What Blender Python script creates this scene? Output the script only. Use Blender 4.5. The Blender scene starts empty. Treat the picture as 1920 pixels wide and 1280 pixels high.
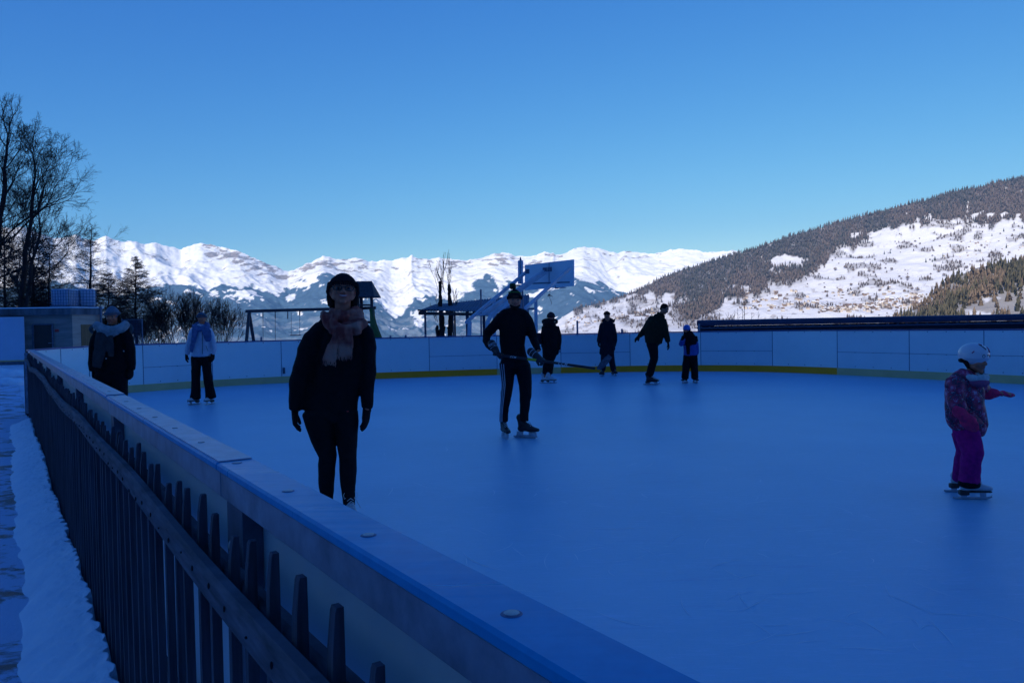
import bpy, math, random
import numpy as np
from mathutils import Vector, Matrix
R = math.radians
random.seed(7); RNG = np.random.default_rng(7)
scene = bpy.context.scene
COL = scene.collection

# ------------------------------------------------------------------ camera
F = 1440.0                      # focal length in pixels of a 1920 px wide frame
EYE = Vector((0, 0, 1.4))
CAMROT = Matrix.Rotation(R(90 - 1.25), 3, 'X') @ Matrix.Rotation(R(-1.11), 3, 'Z')
cd = bpy.data.cameras.new("camera"); cam = bpy.data.objects.new("camera", cd); COL.objects.link(cam)
cd.sensor_width = 36; cd.lens = 36 * F / 1920; cd.clip_start = 0.05; cd.clip_end = 60000
cam.matrix_world = Matrix.Translation(EYE) @ CAMROT.to_4x4()
scene.camera = cam

# ------------------------------------------------------------------ light
SUN_EL, SUN_AZ = 24.0, 207.0     # from behind the camera's left shoulder, azimuth clockwise from +Y
world = bpy.data.worlds.new("World"); scene.world = world; world.use_nodes = True
wn = world.node_tree; wn.nodes.clear()
sky = wn.nodes.new('ShaderNodeTexSky'); sky.sky_type = 'NISHITA'; sky.sun_disc = False
sky.sun_elevation = R(SUN_EL); sky.sun_rotation = R(SUN_AZ); sky.altitude = 1500; sky.air_density = 1.0; sky.dust_density = 0.1; sky.ozone_density = 3.0
# the camera's colour response, one power curve per channel of the sky's own colours (the horizon stays pale, the zenith goes deep blue)
sep = wn.nodes.new('ShaderNodeSeparateColor'); com = wn.nodes.new('ShaderNodeCombineColor'); wn.links.new(sky.outputs[0], sep.inputs[0])
for ch, (a_, p_) in enumerate(((2.00, 1.84), (1.28, 1.18), (1.00, 0.52))):
    m1 = wn.nodes.new('ShaderNodeMath'); m1.operation = 'MULTIPLY'; m1.inputs[1].default_value = 0.1; wn.links.new(sep.outputs[ch], m1.inputs[0])
    m2 = wn.nodes.new('ShaderNodeMath'); m2.operation = 'POWER'; m2.inputs[1].default_value = p_; wn.links.new(m1.outputs[0], m2.inputs[0])
    m3 = wn.nodes.new('ShaderNodeMath'); m3.operation = 'MULTIPLY'; m3.inputs[1].default_value = 10 * a_ / 1.8; wn.links.new(m2.outputs[0], m3.inputs[0]); wn.links.new(m3.outputs[0], com.inputs[ch])
bg = wn.nodes.new('ShaderNodeBackground'); bg.inputs['Strength'].default_value = 0.1
wo = wn.nodes.new('ShaderNodeOutputWorld'); wn.links.new(com.outputs[0], bg.inputs[0]); wn.links.new(bg.outputs[0], wo.inputs[0])
sl = bpy.data.lights.new("sun", 'SUN'); sl.energy = 3.6; sl.angle = R(0.5); sl.color = (1.0, 0.92, 0.82)
sun = bpy.data.objects.new("sun", sl); COL.objects.link(sun)
SDIR = Vector((math.sin(R(SUN_AZ)) * math.cos(R(SUN_EL)), math.cos(R(SUN_AZ)) * math.cos(R(SUN_EL)), math.sin(R(SUN_EL))))
sun.rotation_euler = SDIR.to_track_quat('Z', 'Y').to_euler()
scene.view_settings.view_transform = 'Standard'; scene.view_settings.look = 'None'
scene.view_settings.exposure = 0.92; scene.view_settings.gamma = 1.0
scene.cycles.use_denoising = True
scene.cycles.max_bounces = 6; scene.cycles.volume_bounces = 0; scene.cycles.transparent_max_bounces = 16

# ------------------------------------------------------------------ pixel <-> place helpers
def ray(x, y):
    return CAMROT @ Vector(((x - 960) / F, -(y - 640) / F, -1))
def P(x, y, Y):                   # the point at distance Y (world y) seen at pixel x, y
    d = ray(x, y); return EYE + d * (Y / d.y)
def G(x, y, z=0.0):               # the point at height z seen at pixel x, y
    d = ray(x, y); return EYE + d * ((z - EYE.z) / d.z)
def XH(x, Y, z=0.0):              # image column x (at the horizon) at distance Y
    p = P(x, 608.5 - 0.0194 * (x - 960), Y); return Vector((p.x, Y, z))
def horizon(x): return 608.5 - 0.0194 * (x - 960)

# ------------------------------------------------------------------ noise
def _h(ix, iy, iz, s):
    n = (ix * 374761393 + iy * 668265263 + iz * 2147483647 + s * 974634777) & 0xffffffff
    n = ((n ^ (n >> 13)) * 1274126177) & 0xffffffff
    n = ((n ^ (n >> 16)) * 2246822519) & 0xffffffff
    return ((n ^ (n >> 15)) & 0xffffff) / 16777215.0
def vnoise(x, y, z=None, s=0):
    x = np.asarray(x, float); y = np.asarray(y, float); z = np.zeros_like(x) if z is None else np.asarray(z, float)
    ix, iy, iz = np.floor(x).astype(np.int64), np.floor(y).astype(np.int64), np.floor(z).astype(np.int64)
    fx, fy, fz = x - ix, y - iy, z - iz
    fx, fy, fz = [f * f * f * (f * (f * 6 - 15) + 10) for f in (fx, fy, fz)]
    o = 0
    for a in (0, 1):
        for b in (0, 1):
            for c in (0, 1):
                o = o + _h(ix + a, iy + b, iz + c, s) * (fx if a else 1 - fx) * (fy if b else 1 - fy) * (fz if c else 1 - fz)
    return o * 2 - 1
def fbm(x, y, z=None, o=5, s=0, g=0.5):
    t = 0; a = 1; n = 0; x = np.asarray(x, float); y = np.asarray(y, float)
    for i in range(o):
        t = t + a * vnoise(x * 2 ** i, y * 2 ** i, None if z is None else z * 2 ** i, s + i * 17); n += a; a *= g
    return t / n
def ridged(x, y, o=5, s=0):
    t = 0; a = 1; n = 0
    for i in range(o):
        t = t + a * (1 - 2 * np.abs(vnoise(x * 2 ** i, y * 2 ** i, None, s + i * 31))); n += a; a *= 0.5
    return t / n

# ------------------------------------------------------------------ materials
def ramp(nt, fac, stops):
    r = nt.nodes.new('ShaderNodeValToRGB'); e = r.color_ramp.elements
    e[0].position, e[0].color = stops[0][0], (*stops[0][1], 1); e[1].position, e[1].color = stops[-1][0], (*stops[-1][1], 1)
    for p, c in stops[1:-1]:
        k = e.new(p); k.color = (*c, 1)
    nt.links.new(fac, r.inputs[0]); return r.outputs[0]
def noise_node(nt, scale, detail=6, rough=0.6, stretch=None, coord='Object', dist=0.0):
    tc = nt.nodes.new('ShaderNodeTexCoord'); n = nt.nodes.new('ShaderNodeTexNoise')
    n.inputs['Scale'].default_value = scale; n.inputs['Detail'].default_value = detail; n.inputs['Roughness'].default_value = rough
    n.inputs['Distortion'].default_value = dist
    if stretch:
        m = nt.nodes.new('ShaderNodeMapping'); m.inputs['Scale'].default_value = stretch[:3]
        if len(stretch) > 3: m.inputs['Rotation'].default_value = (0, 0, stretch[3])
        nt.links.new(tc.outputs[coord], m.inputs[0]); nt.links.new(m.outputs[0], n.inputs['Vector'])
    else: nt.links.new(tc.outputs[coord], n.inputs['Vector'])
    return n.outputs['Fac']
def mixc(nt, fac, a, b, mode='MIX'):
    m = nt.nodes.new('ShaderNodeMix'); m.data_type = 'RGBA'; m.blend_type = mode
    if isinstance(fac, (int, float)): m.inputs[0].default_value = fac
    else: nt.links.new(fac, m.inputs[0])
    for s, v in ((m.inputs[6], a), (m.inputs[7], b)):
        if isinstance(v, tuple): s.default_value = (*v, 1)
        else: nt.links.new(v, s)
    return m.outputs[2]
def bump(nt, h, strength, dist=0.01):
    b = nt.nodes.new('ShaderNodeBump'); b.inputs['Strength'].default_value = strength; b.inputs['Distance'].default_value = dist
    nt.links.new(h, b.inputs['Height']); return b.outputs[0]
MATS = {}
def mat(name, c, rough=0.7, var=0.18, scale=8.0, bmp=0.0, bdist=0.005, metal=0.0, spec=0.5, stretch=None, sheen=0.0, c2=None, detail=6, trans=0.0):
    if name in MATS: return MATS[name]
    m = bpy.data.materials.new(name); m.use_nodes = True; nt = m.node_tree; p = nt.nodes['Principled BSDF']
    f = noise_node(nt, scale, detail, 0.6, stretch)
    lo = tuple(max(0, v * (1 - var)) for v in c); hi = c2 if c2 else tuple(min(1, v * (1 + var)) for v in c)
    nt.links.new(ramp(nt, f, [(0.3, lo), (0.7, hi)]), p.inputs['Base Color'])
    p.inputs['Roughness'].default_value = rough; p.inputs['Metallic'].default_value = metal
    p.inputs['Specular IOR Level'].default_value = spec
    if sheen: p.inputs['Sheen Weight'].default_value = sheen
    if trans: p.inputs['Transmission Weight'].default_value = trans
    if bmp: nt.links.new(bump(nt, f, bmp, bdist), p.inputs['Normal'])
    MATS[name] = m; return m

# ------------------------------------------------------------------ mesh building
class MB:
    def __init__(s): s.v = []; s.f = []
    def add(s, v, f):
        o = len(s.v); s.v += [tuple(q) for q in v]; s.f += [tuple(i + o for i in q) for q in f]; return s
    def box(s, c, size, M=None, bev=0.0):
        x, y, z = [k / 2 for k in size]; c = Vector(c)
        if bev <= 0:
            v = [Vector((a * x, b * y, d * z)) for d in (-1, 1) for a, b in ((-1, -1), (1, -1), (1, 1), (-1, 1))]
            f = [(3, 2, 1, 0), (4, 5, 6, 7), (0, 1, 5, 4), (1, 2, 6, 5), (2, 3, 7, 6), (3, 0, 4, 7)]
        else:
            b_ = min(bev, x * .9, y * .9, z * .9); v = []; f = []
            for zz, k in ((-z, b_), (-z + b_, 0), (z - b_, 0), (z, b_)):
                X, Y = x - k, y - k
                v += [Vector(q) for q in ((-X + b_, -Y, zz), (X - b_, -Y, zz), (X, -Y + b_, zz), (X, Y - b_, zz), (X - b_, Y, zz), (-X + b_, Y, zz), (-X, Y - b_, zz), (-X, -Y + b_, zz))]
            for r in range(3):
                for i in range(8): f.append((r * 8 + i, r * 8 + (i + 1) % 8, (r + 1) * 8 + (i + 1) % 8, (r + 1) * 8 + i))
            f.append(tuple(range(7, -1, -1))); f.append(tuple(range(24, 32)))
        if M is not None: v = [M @ q for q in v]
        return s.add([q + c for q in v], f)
    def tube(s, pts, rad, n=8, ref=None, ry=None, caps=True, ck=1.0):
        """tapered tube through pts; rad/ry per point (half width along ref, half depth)"""
        pts = [Vector(q) for q in pts]; k = len(pts)
        rad = [rad] * k if isinstance(rad, (int, float)) else list(rad)
        ry = rad if ry is None else ([ry] * k if isinstance(ry, (int, float)) else list(ry))
        v = []; f = []; rings = []
        T = [(pts[min(i + 1, k - 1)] - pts[max(i - 1, 0)]).normalized() for i in range(k)]
        A = Vector(ref) if ref is not None else (Vector((1, 0, 0)) if abs(T[0].x) < 0.8 else Vector((0, 1, 0)))
        rr = []
        if caps:
            for q in (0.92, 0.65, 0.3): rr.append((pts[0] - T[0] * (rad[0] + ry[0]) / 2 * q * ck, rad[0] * math.sqrt(max(0, 1 - q * q)), ry[0] * math.sqrt(max(0, 1 - q * q)), T[0]))
        for i in range(k): rr.append((pts[i], rad[i], ry[i], T[i]))
        if caps:
            for q in (0.3, 0.65, 0.92): rr.append((pts[-1] + T[-1] * (rad[-1] + ry[-1]) / 2 * q * ck, rad[-1] * math.sqrt(max(0, 1 - q * q)), ry[-1] * math.sqrt(max(0, 1 - q * q)), T[-1]))
        for c, a, b, t in rr:
            if ref is not None: A = Vector(ref)
            A = A - t * A.dot(t)
            A = A.normalized() if A.length > 1e-6 else t.orthogonal().normalized()
            B = t.cross(A)
            rings.append(len(v))
            for j in range(n):
                an = 2 * math.pi * j / n; v.append(c + A * a * math.cos(an) + B * b * math.sin(an))
        for i in range(len(rr) - 1):
            for j in range(n): f.append((i * n + j, i * n + (j + 1) % n, (i + 1) * n + (j + 1) % n, (i + 1) * n + j))
        f.append(tuple(range(n - 1, -1, -1))); f.append(tuple((len(rr) - 1) * n + j for j in range(n)))
        return s.add(v, f)
    def ell(s, c, r, M=None, n=14, m=9):
        v = []; f = []; c = Vector(c)
        for i in range(1, m):
            th = math.pi * i / m
            for j in range(n):
                ph = 2 * math.pi * j / n
                q = Vector((r[0] * math.sin(th) * math.cos(ph), r[1] * math.sin(th) * math.sin(ph), r[2] * math.cos(th)))
                v.append((M @ q if M is not None else q) + c)
        top = Vector((0, 0, r[2])); bot = -top
        v.append((M @ top if M is not None else top) + c); v.append((M @ bot if M is not None else bot) + c)
        for i in range(m - 2):
            for j in range(n): f.append((i * n + j, (i + 1) * n + j, (i + 1) * n + (j + 1) % n, i * n + (j + 1) % n))
        for j in range(n):
            f.append((len(v) - 2, j, (j + 1) % n)); f.append((len(v) - 1, (m - 2) * n + (j + 1) % n, (m - 2) * n + j))
        return s.add(v, f)
    def quad(s, a, b, c, d): return s.add([a, b, c, d], [(0, 1, 2, 3)])
    def mesh(s, name):
        m = bpy.data.meshes.new(name); m.from_pydata([tuple(q) for q in s.v], [], s.f); m.update(); return m
    def build(s, name, material, parent=None, smooth=False, **kw):
        return link(name, s.mesh(name), material, parent, smooth, **kw)
def tag(o, label=None, cat=None, group=None, kind=None):
    if label: o['label'] = label
    if cat: o['category'] = cat
    if group: o['group'] = group
    if kind: o['kind'] = kind
    return o
def link(name, mesh, material, parent=None, smooth=False, label=None, cat=None, group=None, kind=None):
    o = bpy.data.objects.new(name, mesh); COL.objects.link(o)
    for m in (material if isinstance(material, (list, tuple)) else [material]): mesh.materials.append(m)
    if parent is not None:
        o.parent = parent
        pm = Matrix.Identity(4); q = parent
        while q is not None: pm = (q.matrix_parent_inverse @ q.matrix_basis if q.parent else q.matrix_basis) @ pm; q = q.parent
        o.matrix_parent_inverse = pm.inverted()
    if smooth: mesh.polygons.foreach_set('use_smooth', [True] * len(mesh.polygons))
    return tag(o, label, cat, group, kind)
def thing(name, label, cat, loc=(0, 0, 0), group=None):
    o = bpy.data.objects.new(name, None); COL.objects.link(o); o.location = loc; o.empty_display_size = 0.2
    return tag(o, label, cat, group)
def copy_tree(o, parent=None):
    c = o.copy(); COL.objects.link(c)
    if parent is not None: c.parent = parent
    for ch in list(o.children): copy_tree(ch, c)
    return c
def fast_mesh(name, V, Fq):       # V (n,3), Fq (m,k) numpy
    m = bpy.data.meshes.new(name); V = np.asarray(V, np.float32); Fq = np.asarray(Fq, np.int32); k = Fq.shape[1]
    m.vertices.add(len(V)); m.vertices.foreach_set('co', V.ravel()); m.loops.add(Fq.size); m.loops.foreach_set('vertex_index', Fq.ravel())
    m.polygons.add(len(Fq)); m.polygons.foreach_set('loop_start', np.arange(0, Fq.size, k, dtype=np.int32))
    m.update(calc_edges=True); return m
def grid_faces(nr, nc):
    i = np.arange(nr - 1)[:, None] * nc + np.arange(nc - 1)[None, :]
    return np.stack([i, i + 1, i + nc + 1, i + nc], -1).reshape(-1, 4)
def seg_mesh(name, segs, n=3):     # segs: list of (p0, p1, r0, r1)
    A = np.array([s[0] for s in segs], float); B = np.array([s[1] for s in segs], float)
    ra = np.array([s[2] for s in segs])[:, None]; rb = np.array([s[3] for s in segs])[:, None]
    t = B - A; t /= np.linalg.norm(t, axis=1, keepdims=True) + 1e-9
    ref = np.where(np.abs(t[:, 2:3]) < 0.9, np.array([[0, 0, 1.0]]), np.array([[1.0, 0, 0]]))
    u = np.cross(t, ref); u /= np.linalg.norm(u, axis=1, keepdims=True) + 1e-9; w = np.cross(t, u)
    V = []
    for c, r in ((A, ra), (B, rb)):
        for j in range(n):
            a = 2 * math.pi * j / n; V.append(c + r * (u * math.cos(a) + w * math.sin(a)))
    V = np.stack(V, 1).reshape(-1, 3); b = np.arange(len(segs))[:, None] * (2 * n)
    Fq = np.stack([np.concatenate([b + j, b + (j + 1) % n, b + n + (j + 1) % n, b + n + j], 1) for j in range(n)], 1).reshape(-1, 4)
    return fast_mesh(name, V, Fq)
def remesh(mb, name, vox, smooth=4, fold=0.0, fscale=12.0, fst=(1, 1, 1), seed=0):
    """fuse all the pieces of mb into ONE continuous skin"""
    m = mb.mesh('tmp'); o = bpy.data.objects.new('tmp', m); COL.objects.link(o)
    r = o.modifiers.new('r', 'REMESH'); r.mode = 'VOXEL'; r.voxel_size = vox
    if smooth:
        k = o.modifiers.new('s', 'SMOOTH'); k.factor = 0.5; k.iterations = smooth
    dg = bpy.context.evaluated_depsgraph_get(); e = o.evaluated_get(dg); out = bpy.data.meshes.new_from_object(e)
    bpy.data.objects.remove(o); bpy.data.meshes.remove(m); out.name = name
    if fold:
        k = len(out.vertices); co = np.empty(k * 3); out.vertices.foreach_get('co', co); co = co.reshape(-1, 3)
        no = np.empty(k * 3); out.vertex_normals.foreach_get('vector', no); no = no.reshape(-1, 3)
        q = co * fscale * np.array(fst)
        w = fbm(q[:, 0] + 0.4 * q[:, 2], q[:, 1], q[:, 2], 3, seed)
        w2 = -np.abs(fbm(q[:, 0] * .6 + 9, q[:, 1] * .6, q[:, 2] * .9 + 0.8 * q[:, 0], 2, seed + 5)) * 1.2
        out.vertices.foreach_set('co', (co + no * ((w + w2)[:, None]) * fold).ravel()); out.update()
    return out
# ------------------------------------------------------------------ land
def attr_mat(name, snow, forest, rock):
    m = bpy.data.materials.new(name); m.use_nodes = True; nt = m.node_tree; p = nt.nodes['Principled BSDF']
    def at(n):
        a = nt.nodes.new('ShaderNodeAttribute'); a.attribute_name = n; return a.outputs['Fac']
    n1 = noise_node(nt, 0.02, 8, 0.7); n2 = noise_node(nt, 0.006, 6, 0.6)
    fc = ramp(nt, n1, [(0.3, tuple(v * 0.6 for v in forest)), (0.7, tuple(v * 1.4 for v in forest))])
    rc = ramp(nt, n1, [(0.3, tuple(v * 0.6 for v in rock)), (0.7, tuple(min(1, v * 1.5) for v in rock))])
    sc = ramp(nt, n2, [(0.3, tuple(v * 0.94 for v in snow)), (0.7, snow)])
    c = mixc(nt, at('rock'), sc, rc); c = mixc(nt, at('forest'), c, fc)
    nt.links.new(c, p.inputs['Base Color']); p.inputs['Roughness'].default_value = 0.9; p.inputs['Specular IOR Level'].default_value = 0.1
    nt.links.new(bump(nt, n1, 0.5, 12.0), p.inputs['Normal'])
    return m
def put_attr(mesh, name, val):
    a = mesh.attributes.new(name, 'FLOAT', 'POINT'); a.data.foreach_set('value', np.clip(np.asarray(val, np.float32).ravel(), 0, 1))
def rays_np(x, y):
    M = np.array(CAMROT); d = np.stack([(x - 960) / F, -(y - 640) / F, -np.ones_like(x)], -1) @ M.T
    return d / np.hypot(d[..., 0], d[..., 1])[..., None]

def sst(x, a, b):
    t = np.clip((x - a) / (b - a), 0, 1); return t * t * (3 - 2 * t)

# far range: skyline of the photograph (image column, row), one sheet from the valley floor to the crests
CREST = np.array([(-900, 380), (-500, 440), (-200, 452), (-60, 430), (40, 425), (100, 446), (128, 445), (142, 440), (156, 446), (176, 452), (190, 444), (199, 441), (210, 448), (225, 452), (252, 451), (272, 456), (292, 455), (305, 459), (322, 464), (340, 466),
    (352, 460), (368, 457), (380, 456), (392, 458), (408, 462), (425, 465), (444, 469), (456, 474), (470, 481), (486, 489), (500, 493), (516, 500), (530, 507), (541, 510), (548, 507), (560, 503), (570, 497), (582, 492), (596, 484), (606, 480), (620, 482), (632, 487), (648, 486),
    (662, 483), (678, 486), (692, 490), (705, 491), (720, 487), (735, 488), (752, 485), (768, 480), (771, 477), (776, 481), (788, 485), (806, 485), (824, 482), (838, 485), (856, 486), (876, 489), (896, 485), (916, 480), (928, 475), (942, 473), (958, 476), (974, 480), (990, 481),
    (1006, 477), (1020, 473), (1032, 475), (1038, 473), (1042, 478), (1052, 476), (1064, 471), (1078, 466), (1094, 462), (1108, 464), (1126, 465), (1142, 470), (1158, 475), (1170, 472), (1188, 473), (1208, 473), (1228, 475), (1244, 472), (1262, 468), (1276, 466), (1296, 468), (1320, 472), (1340, 473),
    (1360, 472), (1372, 468), (1380, 470), (1392, 474), (1420, 480), (1600, 470), (1900, 480), (2400, 440), (2900, 400)], float)
TREEL = np.array([(-900, 530), (0, 530), (100, 530), (170, 545), (230, 548), (280, 535), (330, 538), (395, 544), (404, 540), (414, 534), (448, 545), (482, 540), (500, 546), (516, 555), (535, 546), (560, 543), (612, 539), (660, 550), (703, 566), (742, 590), (765, 572), (800, 556), (850, 560), (880, 552),
    (915, 527), (935, 540), (952, 524), (985, 540), (1040, 545), (1060, 535), (1080, 534), (1102, 548), (1135, 540), (1165, 545), (1250, 540), (1700, 540), (2900, 540)], float)
nc, nr = 1500, 240
xs = np.linspace(-800, 2800, nc); tt = np.linspace(0, 1, nr)
X, T = np.meshgrid(xs, tt)
crest = np.interp(X, CREST[:, 0], CREST[:, 1]); jit = fbm(X * 0.09, X * 0 + 3, None, 4, 3, 0.65) * 2.6
ybot = 660.0
kk = np.exp(-np.linspace(-2.5, 2.5, 25) ** 2); kk /= kk.sum(); cs = np.convolve(np.pad(crest[0], 12, mode='edge'), kk, mode='valid')[None, :] + 0 * X
ceff = cs + (crest - cs) * sst(T, .3, 1.0) + jit * sst(T, .88, 1.0)
Yi = ybot + (ceff - ybot) * T
tl = np.interp(X, TREEL[:, 0], TREEL[:, 1])
r = 5000 + 2100 * T + 300 * fbm(X * .003, X * 0 + 8, None, 2, 9)
D = rays_np(X, Yi); PX = D[..., 0] * r; PY = D[..., 1] * r; PZ = 1.4 + D[..., 2] * r
env = np.sin(np.pi * np.clip(T, 0, 1) ** 0.8) ** 0.6
wx = fbm(PX * .0008, PY * .0008, None, 3, 2) * 500; rd = ridged((PX + wx) * .0012 + 3, (PY - wx) * .0012 + 1, 6, 4); rd2 = ridged((PX * .8 + PY * .6 + wx) * .005, (PY * .8 - PX * .6) * .0035, 5, 8)
PZ = PZ + env * (rd - 0.25) * 95 + env * (rd2 - .2) * 34 + (T > 0.02) * fbm(PX * .02, PY * .02, None, 3, 5) * 7
# side spurs running down into the valley
def spur(xc0, xc1, w, amp):
    c = xc0 + (xc1 - xc0) * (1 - T); return .55 * amp * np.exp(-((X - c) / (w * (1.25 - T * .6))) ** 2) * env
PZ += spur(560, 700, 60, 150) + spur(930, 860, 50, 120) + spur(1120, 1060, 60, 80) + spur(250, 420, 60, 120) - spur(735, 745, 40, 120) + spur(380, 300, 30, 60)
V = np.stack([PX, PY, PZ], -1)
# land cover follows the ground: forest under the tree line with clearings, rock bands under the crests
yi2 = 640 - (PZ - 1.4) / r * F * 1.0 - 31.5 - 0.0194 * (X - 960)      # where that height sits in the frame
yy = Yi
n_edge = fbm(X * .05, yy * .12, None, 5, 21) * 15
f0 = sst(yy - tl + n_edge, -1.5, 1.5)
clear = fbm(X * .028 + 2, yy * .11, None, 4, 33) + 0.55 * fbm(X * .14, yy * .35, None, 2, 35)
dep = np.clip((yy - tl) / 50, 0, 1)
f0 *= 1 - sst(clear, 0.36 + 0.26 * dep, 0.43 + 0.26 * dep)
low = sst(yy, 592, 606) * sst(fbm(X * .02, yy * .2, None, 4, 41), -0.05, 0.1) * sst(X, 250, 340) * 0.8
f0 *= 1 - low * 0.15
tri = lambda cx, cy, sx, sy: np.exp(-(((X - cx) / sx) ** 2 + ((yy - cy + 3 * fbm(X * .1, yy * .1, None, 3, 55)) / sy) ** 2) ** 2)
for q in ((462, 556, 34, 6), (545, 566, 11, 8), (400, 552, 9, 6), (437, 560, 20, 5), (580, 546, 14, 4), (350, 560, 10, 6), (835, 590, 18, 7), (1010, 549, 30, 4), (938, 545, 5, 12), (786, 600, 12, 14), (1060, 548, 25, 6)): f0 *= 1 - sst(tri(*q) + .75 * fbm(X * .06 + q[0], yy * .22, None, 4, 57), .55, .7)
below = yy - crest
rk_zone = np.exp(-((below - 14) / 16) ** 2) * (np.interp(X, [0, 90, 150, 300, 360, 420, 470, 520, 560, 600, 640, 700, 900, 940, 1040, 1060, 1150, 1300, 1350, 1390], [.4, .5, .3, .2, .5, .9, 1, .9, .8, 1, .9, .5, .45, .7, .6, .3, .35, .1, .1, .9]))
rk = sst(fbm(X * .05 + yy * .03, yy * .22, None, 5, 61, .6) + rk_zone * .72 - .52, 0, 0.12)
band = sst(fbm(X * .02, yy * .28, None, 4, 71, .6), 0.40, 0.56) * sst(below, 6, 20) * sst(tl - yy, -8, 6) * .55
rock = np.clip(np.maximum(rk, band), 0, 1) * (1 - f0)
mesh = fast_mesh('mountain_range', V.reshape(-1, 3), grid_faces(nr, nc))
put_attr(mesh, 'forest', f0); put_attr(mesh, 'rock', rock)
link('mountain_range', mesh, attr_mat('far_range', (0.90, 0.90, 0.90), (0.05, 0.09, 0.14), (0.30, 0.25, 0.22)), smooth=True, kind='structure', label='snow covered mountain range with dark forest below')  # bluish forest colour also carries some of the distance haze

# right hillside: a real slope 1.5-3 km away
HSKY = np.array([(900, 640), (1000, 628), (1080, 583), (1146, 562), (1194, 543), (1233, 525), (1290, 504), (1340, 488), (1388, 475), (1430, 461), (1500, 440), (1560, 421), (1620, 405), (1680, 390), (1740, 374), (1790, 358), (1840, 353), (1880, 343), (1920, 334), (2100, 295), (2400, 250), (2700, 230)], float)
def hill_r(x, y):
    c = np.interp(x, HSKY[:, 0], HSKY[:, 1]); t = (640.0 - y) / np.maximum(640.0 - c, 4); return 1500 + 1500 * np.clip(t, 0, 1.02) + 0.25 * np.clip(x - 1400, -500, 900)
def hill_p(x, y):
    x = np.asarray(x, float); y = np.asarray(y, float); r = hill_r(x, y); D = rays_np(x, y)
    p = np.stack([D[..., 0] * r, D[..., 1] * r, 1.4 + D[..., 2] * r], -1)
    p[..., 2] += fbm(p[..., 0] * .006, p[..., 1] * .004, None, 3, 12) * 14 + fbm(p[..., 0] * .03, p[..., 1] * .03, None, 2, 13) * 1.6
    return p
nc, nr = 800, 200
X, T = np.meshgrid(np.linspace(900, 2500, nc), np.linspace(0, 1, nr))
c = np.interp(X, HSKY[:, 0], HSKY[:, 1]); Yi = 640 + (c - 640) * T
# trees thin the snow: forest floor cover
UP = np.array([(1080, 583), (1146, 566), (1194, 551), (1240, 556), (1300, 590), (1345, 572), (1400, 556), (1440, 540), (1500, 520), (1545, 490), (1568, 462), (1610, 447), (1680, 430), (1750, 414), (1820, 411), (1880, 410), (1920, 398), (2100, 380), (2500, 330)], float)
def forest_mask(x, y):
    """share of tree cover at an image place of the slope"""
    e = fbm(x * .05, y * .03, None, 5, 77, .65) * 30
    m = sst(np.interp(x, UP[:, 0], UP[:, 1]) + e - y, -9, 7)
    g = lambda cx, cy, sx, sy: np.exp(-(((x - cx) / sx) ** 2 + ((y - cy) / sy) ** 2) ** 1.2)
    n = fbm(x * .07 + 5, y * .10, None, 3, 79)
    hole = g(1268, 562, 28, 12) + g(1388, 540, 36, 9) + g(1478, 490, 50, 11) * 1.0 + g(1180, 560, 12, 4) + g(1455, 508, 22, 8) + g(1640, 438, 60, 7) * .8 + g(1840, 400, 60, 7) * .7 + g(1225, 585, 10, 6)
    m = m * (1 - sst(hole + n * 0.7, 0.35, 0.6))
    low = g(1205, 590, 45, 22) * sst(n + .25, 0, .3) + g(1290, 585, 30, 26) + g(1480, 515, 38, 18) * sst(n + .5, 0, .3) + g(1130, 598, 60, 14) * sst(n, 0, .3) * .6 + .5 * sst(fbm(x * .03 + 1, y * .09, None, 4, 87) + g(1640, 510, 260, 60) * .12, .22, .42) + g(1400, 545, 46, 8) * .7
    return np.clip(np.maximum(m, low), 0, 1)
fm = forest_mask(X, Yi)
terr = sst(np.abs(fbm(X * .012, Yi * .55, None, 3, 81)), 0.03, 0.0) * sst(fbm(X * .02, Yi * .03, None, 3, 83), -0.1, 0.3) * .55
n9 = fbm(X * .08, Yi * .25, None, 4, 85)
shr = sst(n9, 0.33, .5) * sst(Yi, 480, 560) * .7
mesh = fast_mesh('valley_hillside', hill_p(X, Yi).reshape(-1, 3), grid_faces(nr, nc))
put_attr(mesh, 'forest', fm * .97); put_attr(mesh, 'rock', np.maximum(terr, shr) * sst(Yi, 400, 440))
link('valley_hillside', mesh, attr_mat('hill_ground', (0.80, 0.79, 0.80), (0.12, 0.098, 0.088), (0.36, 0.31, 0.28)), smooth=True, kind='structure', label='snowy hillside on the right with forest and villages')

# nearer wooded spur low at the right edge
SSKY = np.array([(1560, 640), (1640, 608), (1698, 590), (1740, 562), (1754, 545), (1790, 522), (1830, 503), (1872, 492), (1920, 484), (2000, 470), (2300, 420), (2600, 400)], float)
def spur_p(x, y):
    x = np.asarray(x, float); y = np.asarray(y, float); c = np.interp(x, SSKY[:, 0], SSKY[:, 1]); t = np.clip((650. - y) / np.maximum(650 - c, 4), 0, 1)
    r = 900 + 450 * t; D = rays_np(x, y); p = np.stack([D[..., 0] * r, D[..., 1] * r, 1.4 + D[..., 2] * r], -1)
    p[..., 2] += fbm(p[..., 0] * .01, p[..., 1] * .01, None, 3, 14) * 6; return p
nc, nr = 400, 80
X, T = np.meshgrid(np.linspace(1560, 2500, nc), np.linspace(0, 1, nr)); c = np.interp(X, SSKY[:, 0], SSKY[:, 1]); Yi = 650 + (c - 650) * T
V1 = spur_p(X, Yi); back = V1[-1].copy(); back[:, 2] -= 90; back[:, :2] *= 1.12
V1 = np.concatenate([V1, back[None]], 0); sp = 1 - sst(fbm(X * .03, Yi * .05, None, 4, 91), 0.0, 0.25) * sst(Yi, 530, 570); sp = np.concatenate([sp, sp[-1:]], 0)
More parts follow.
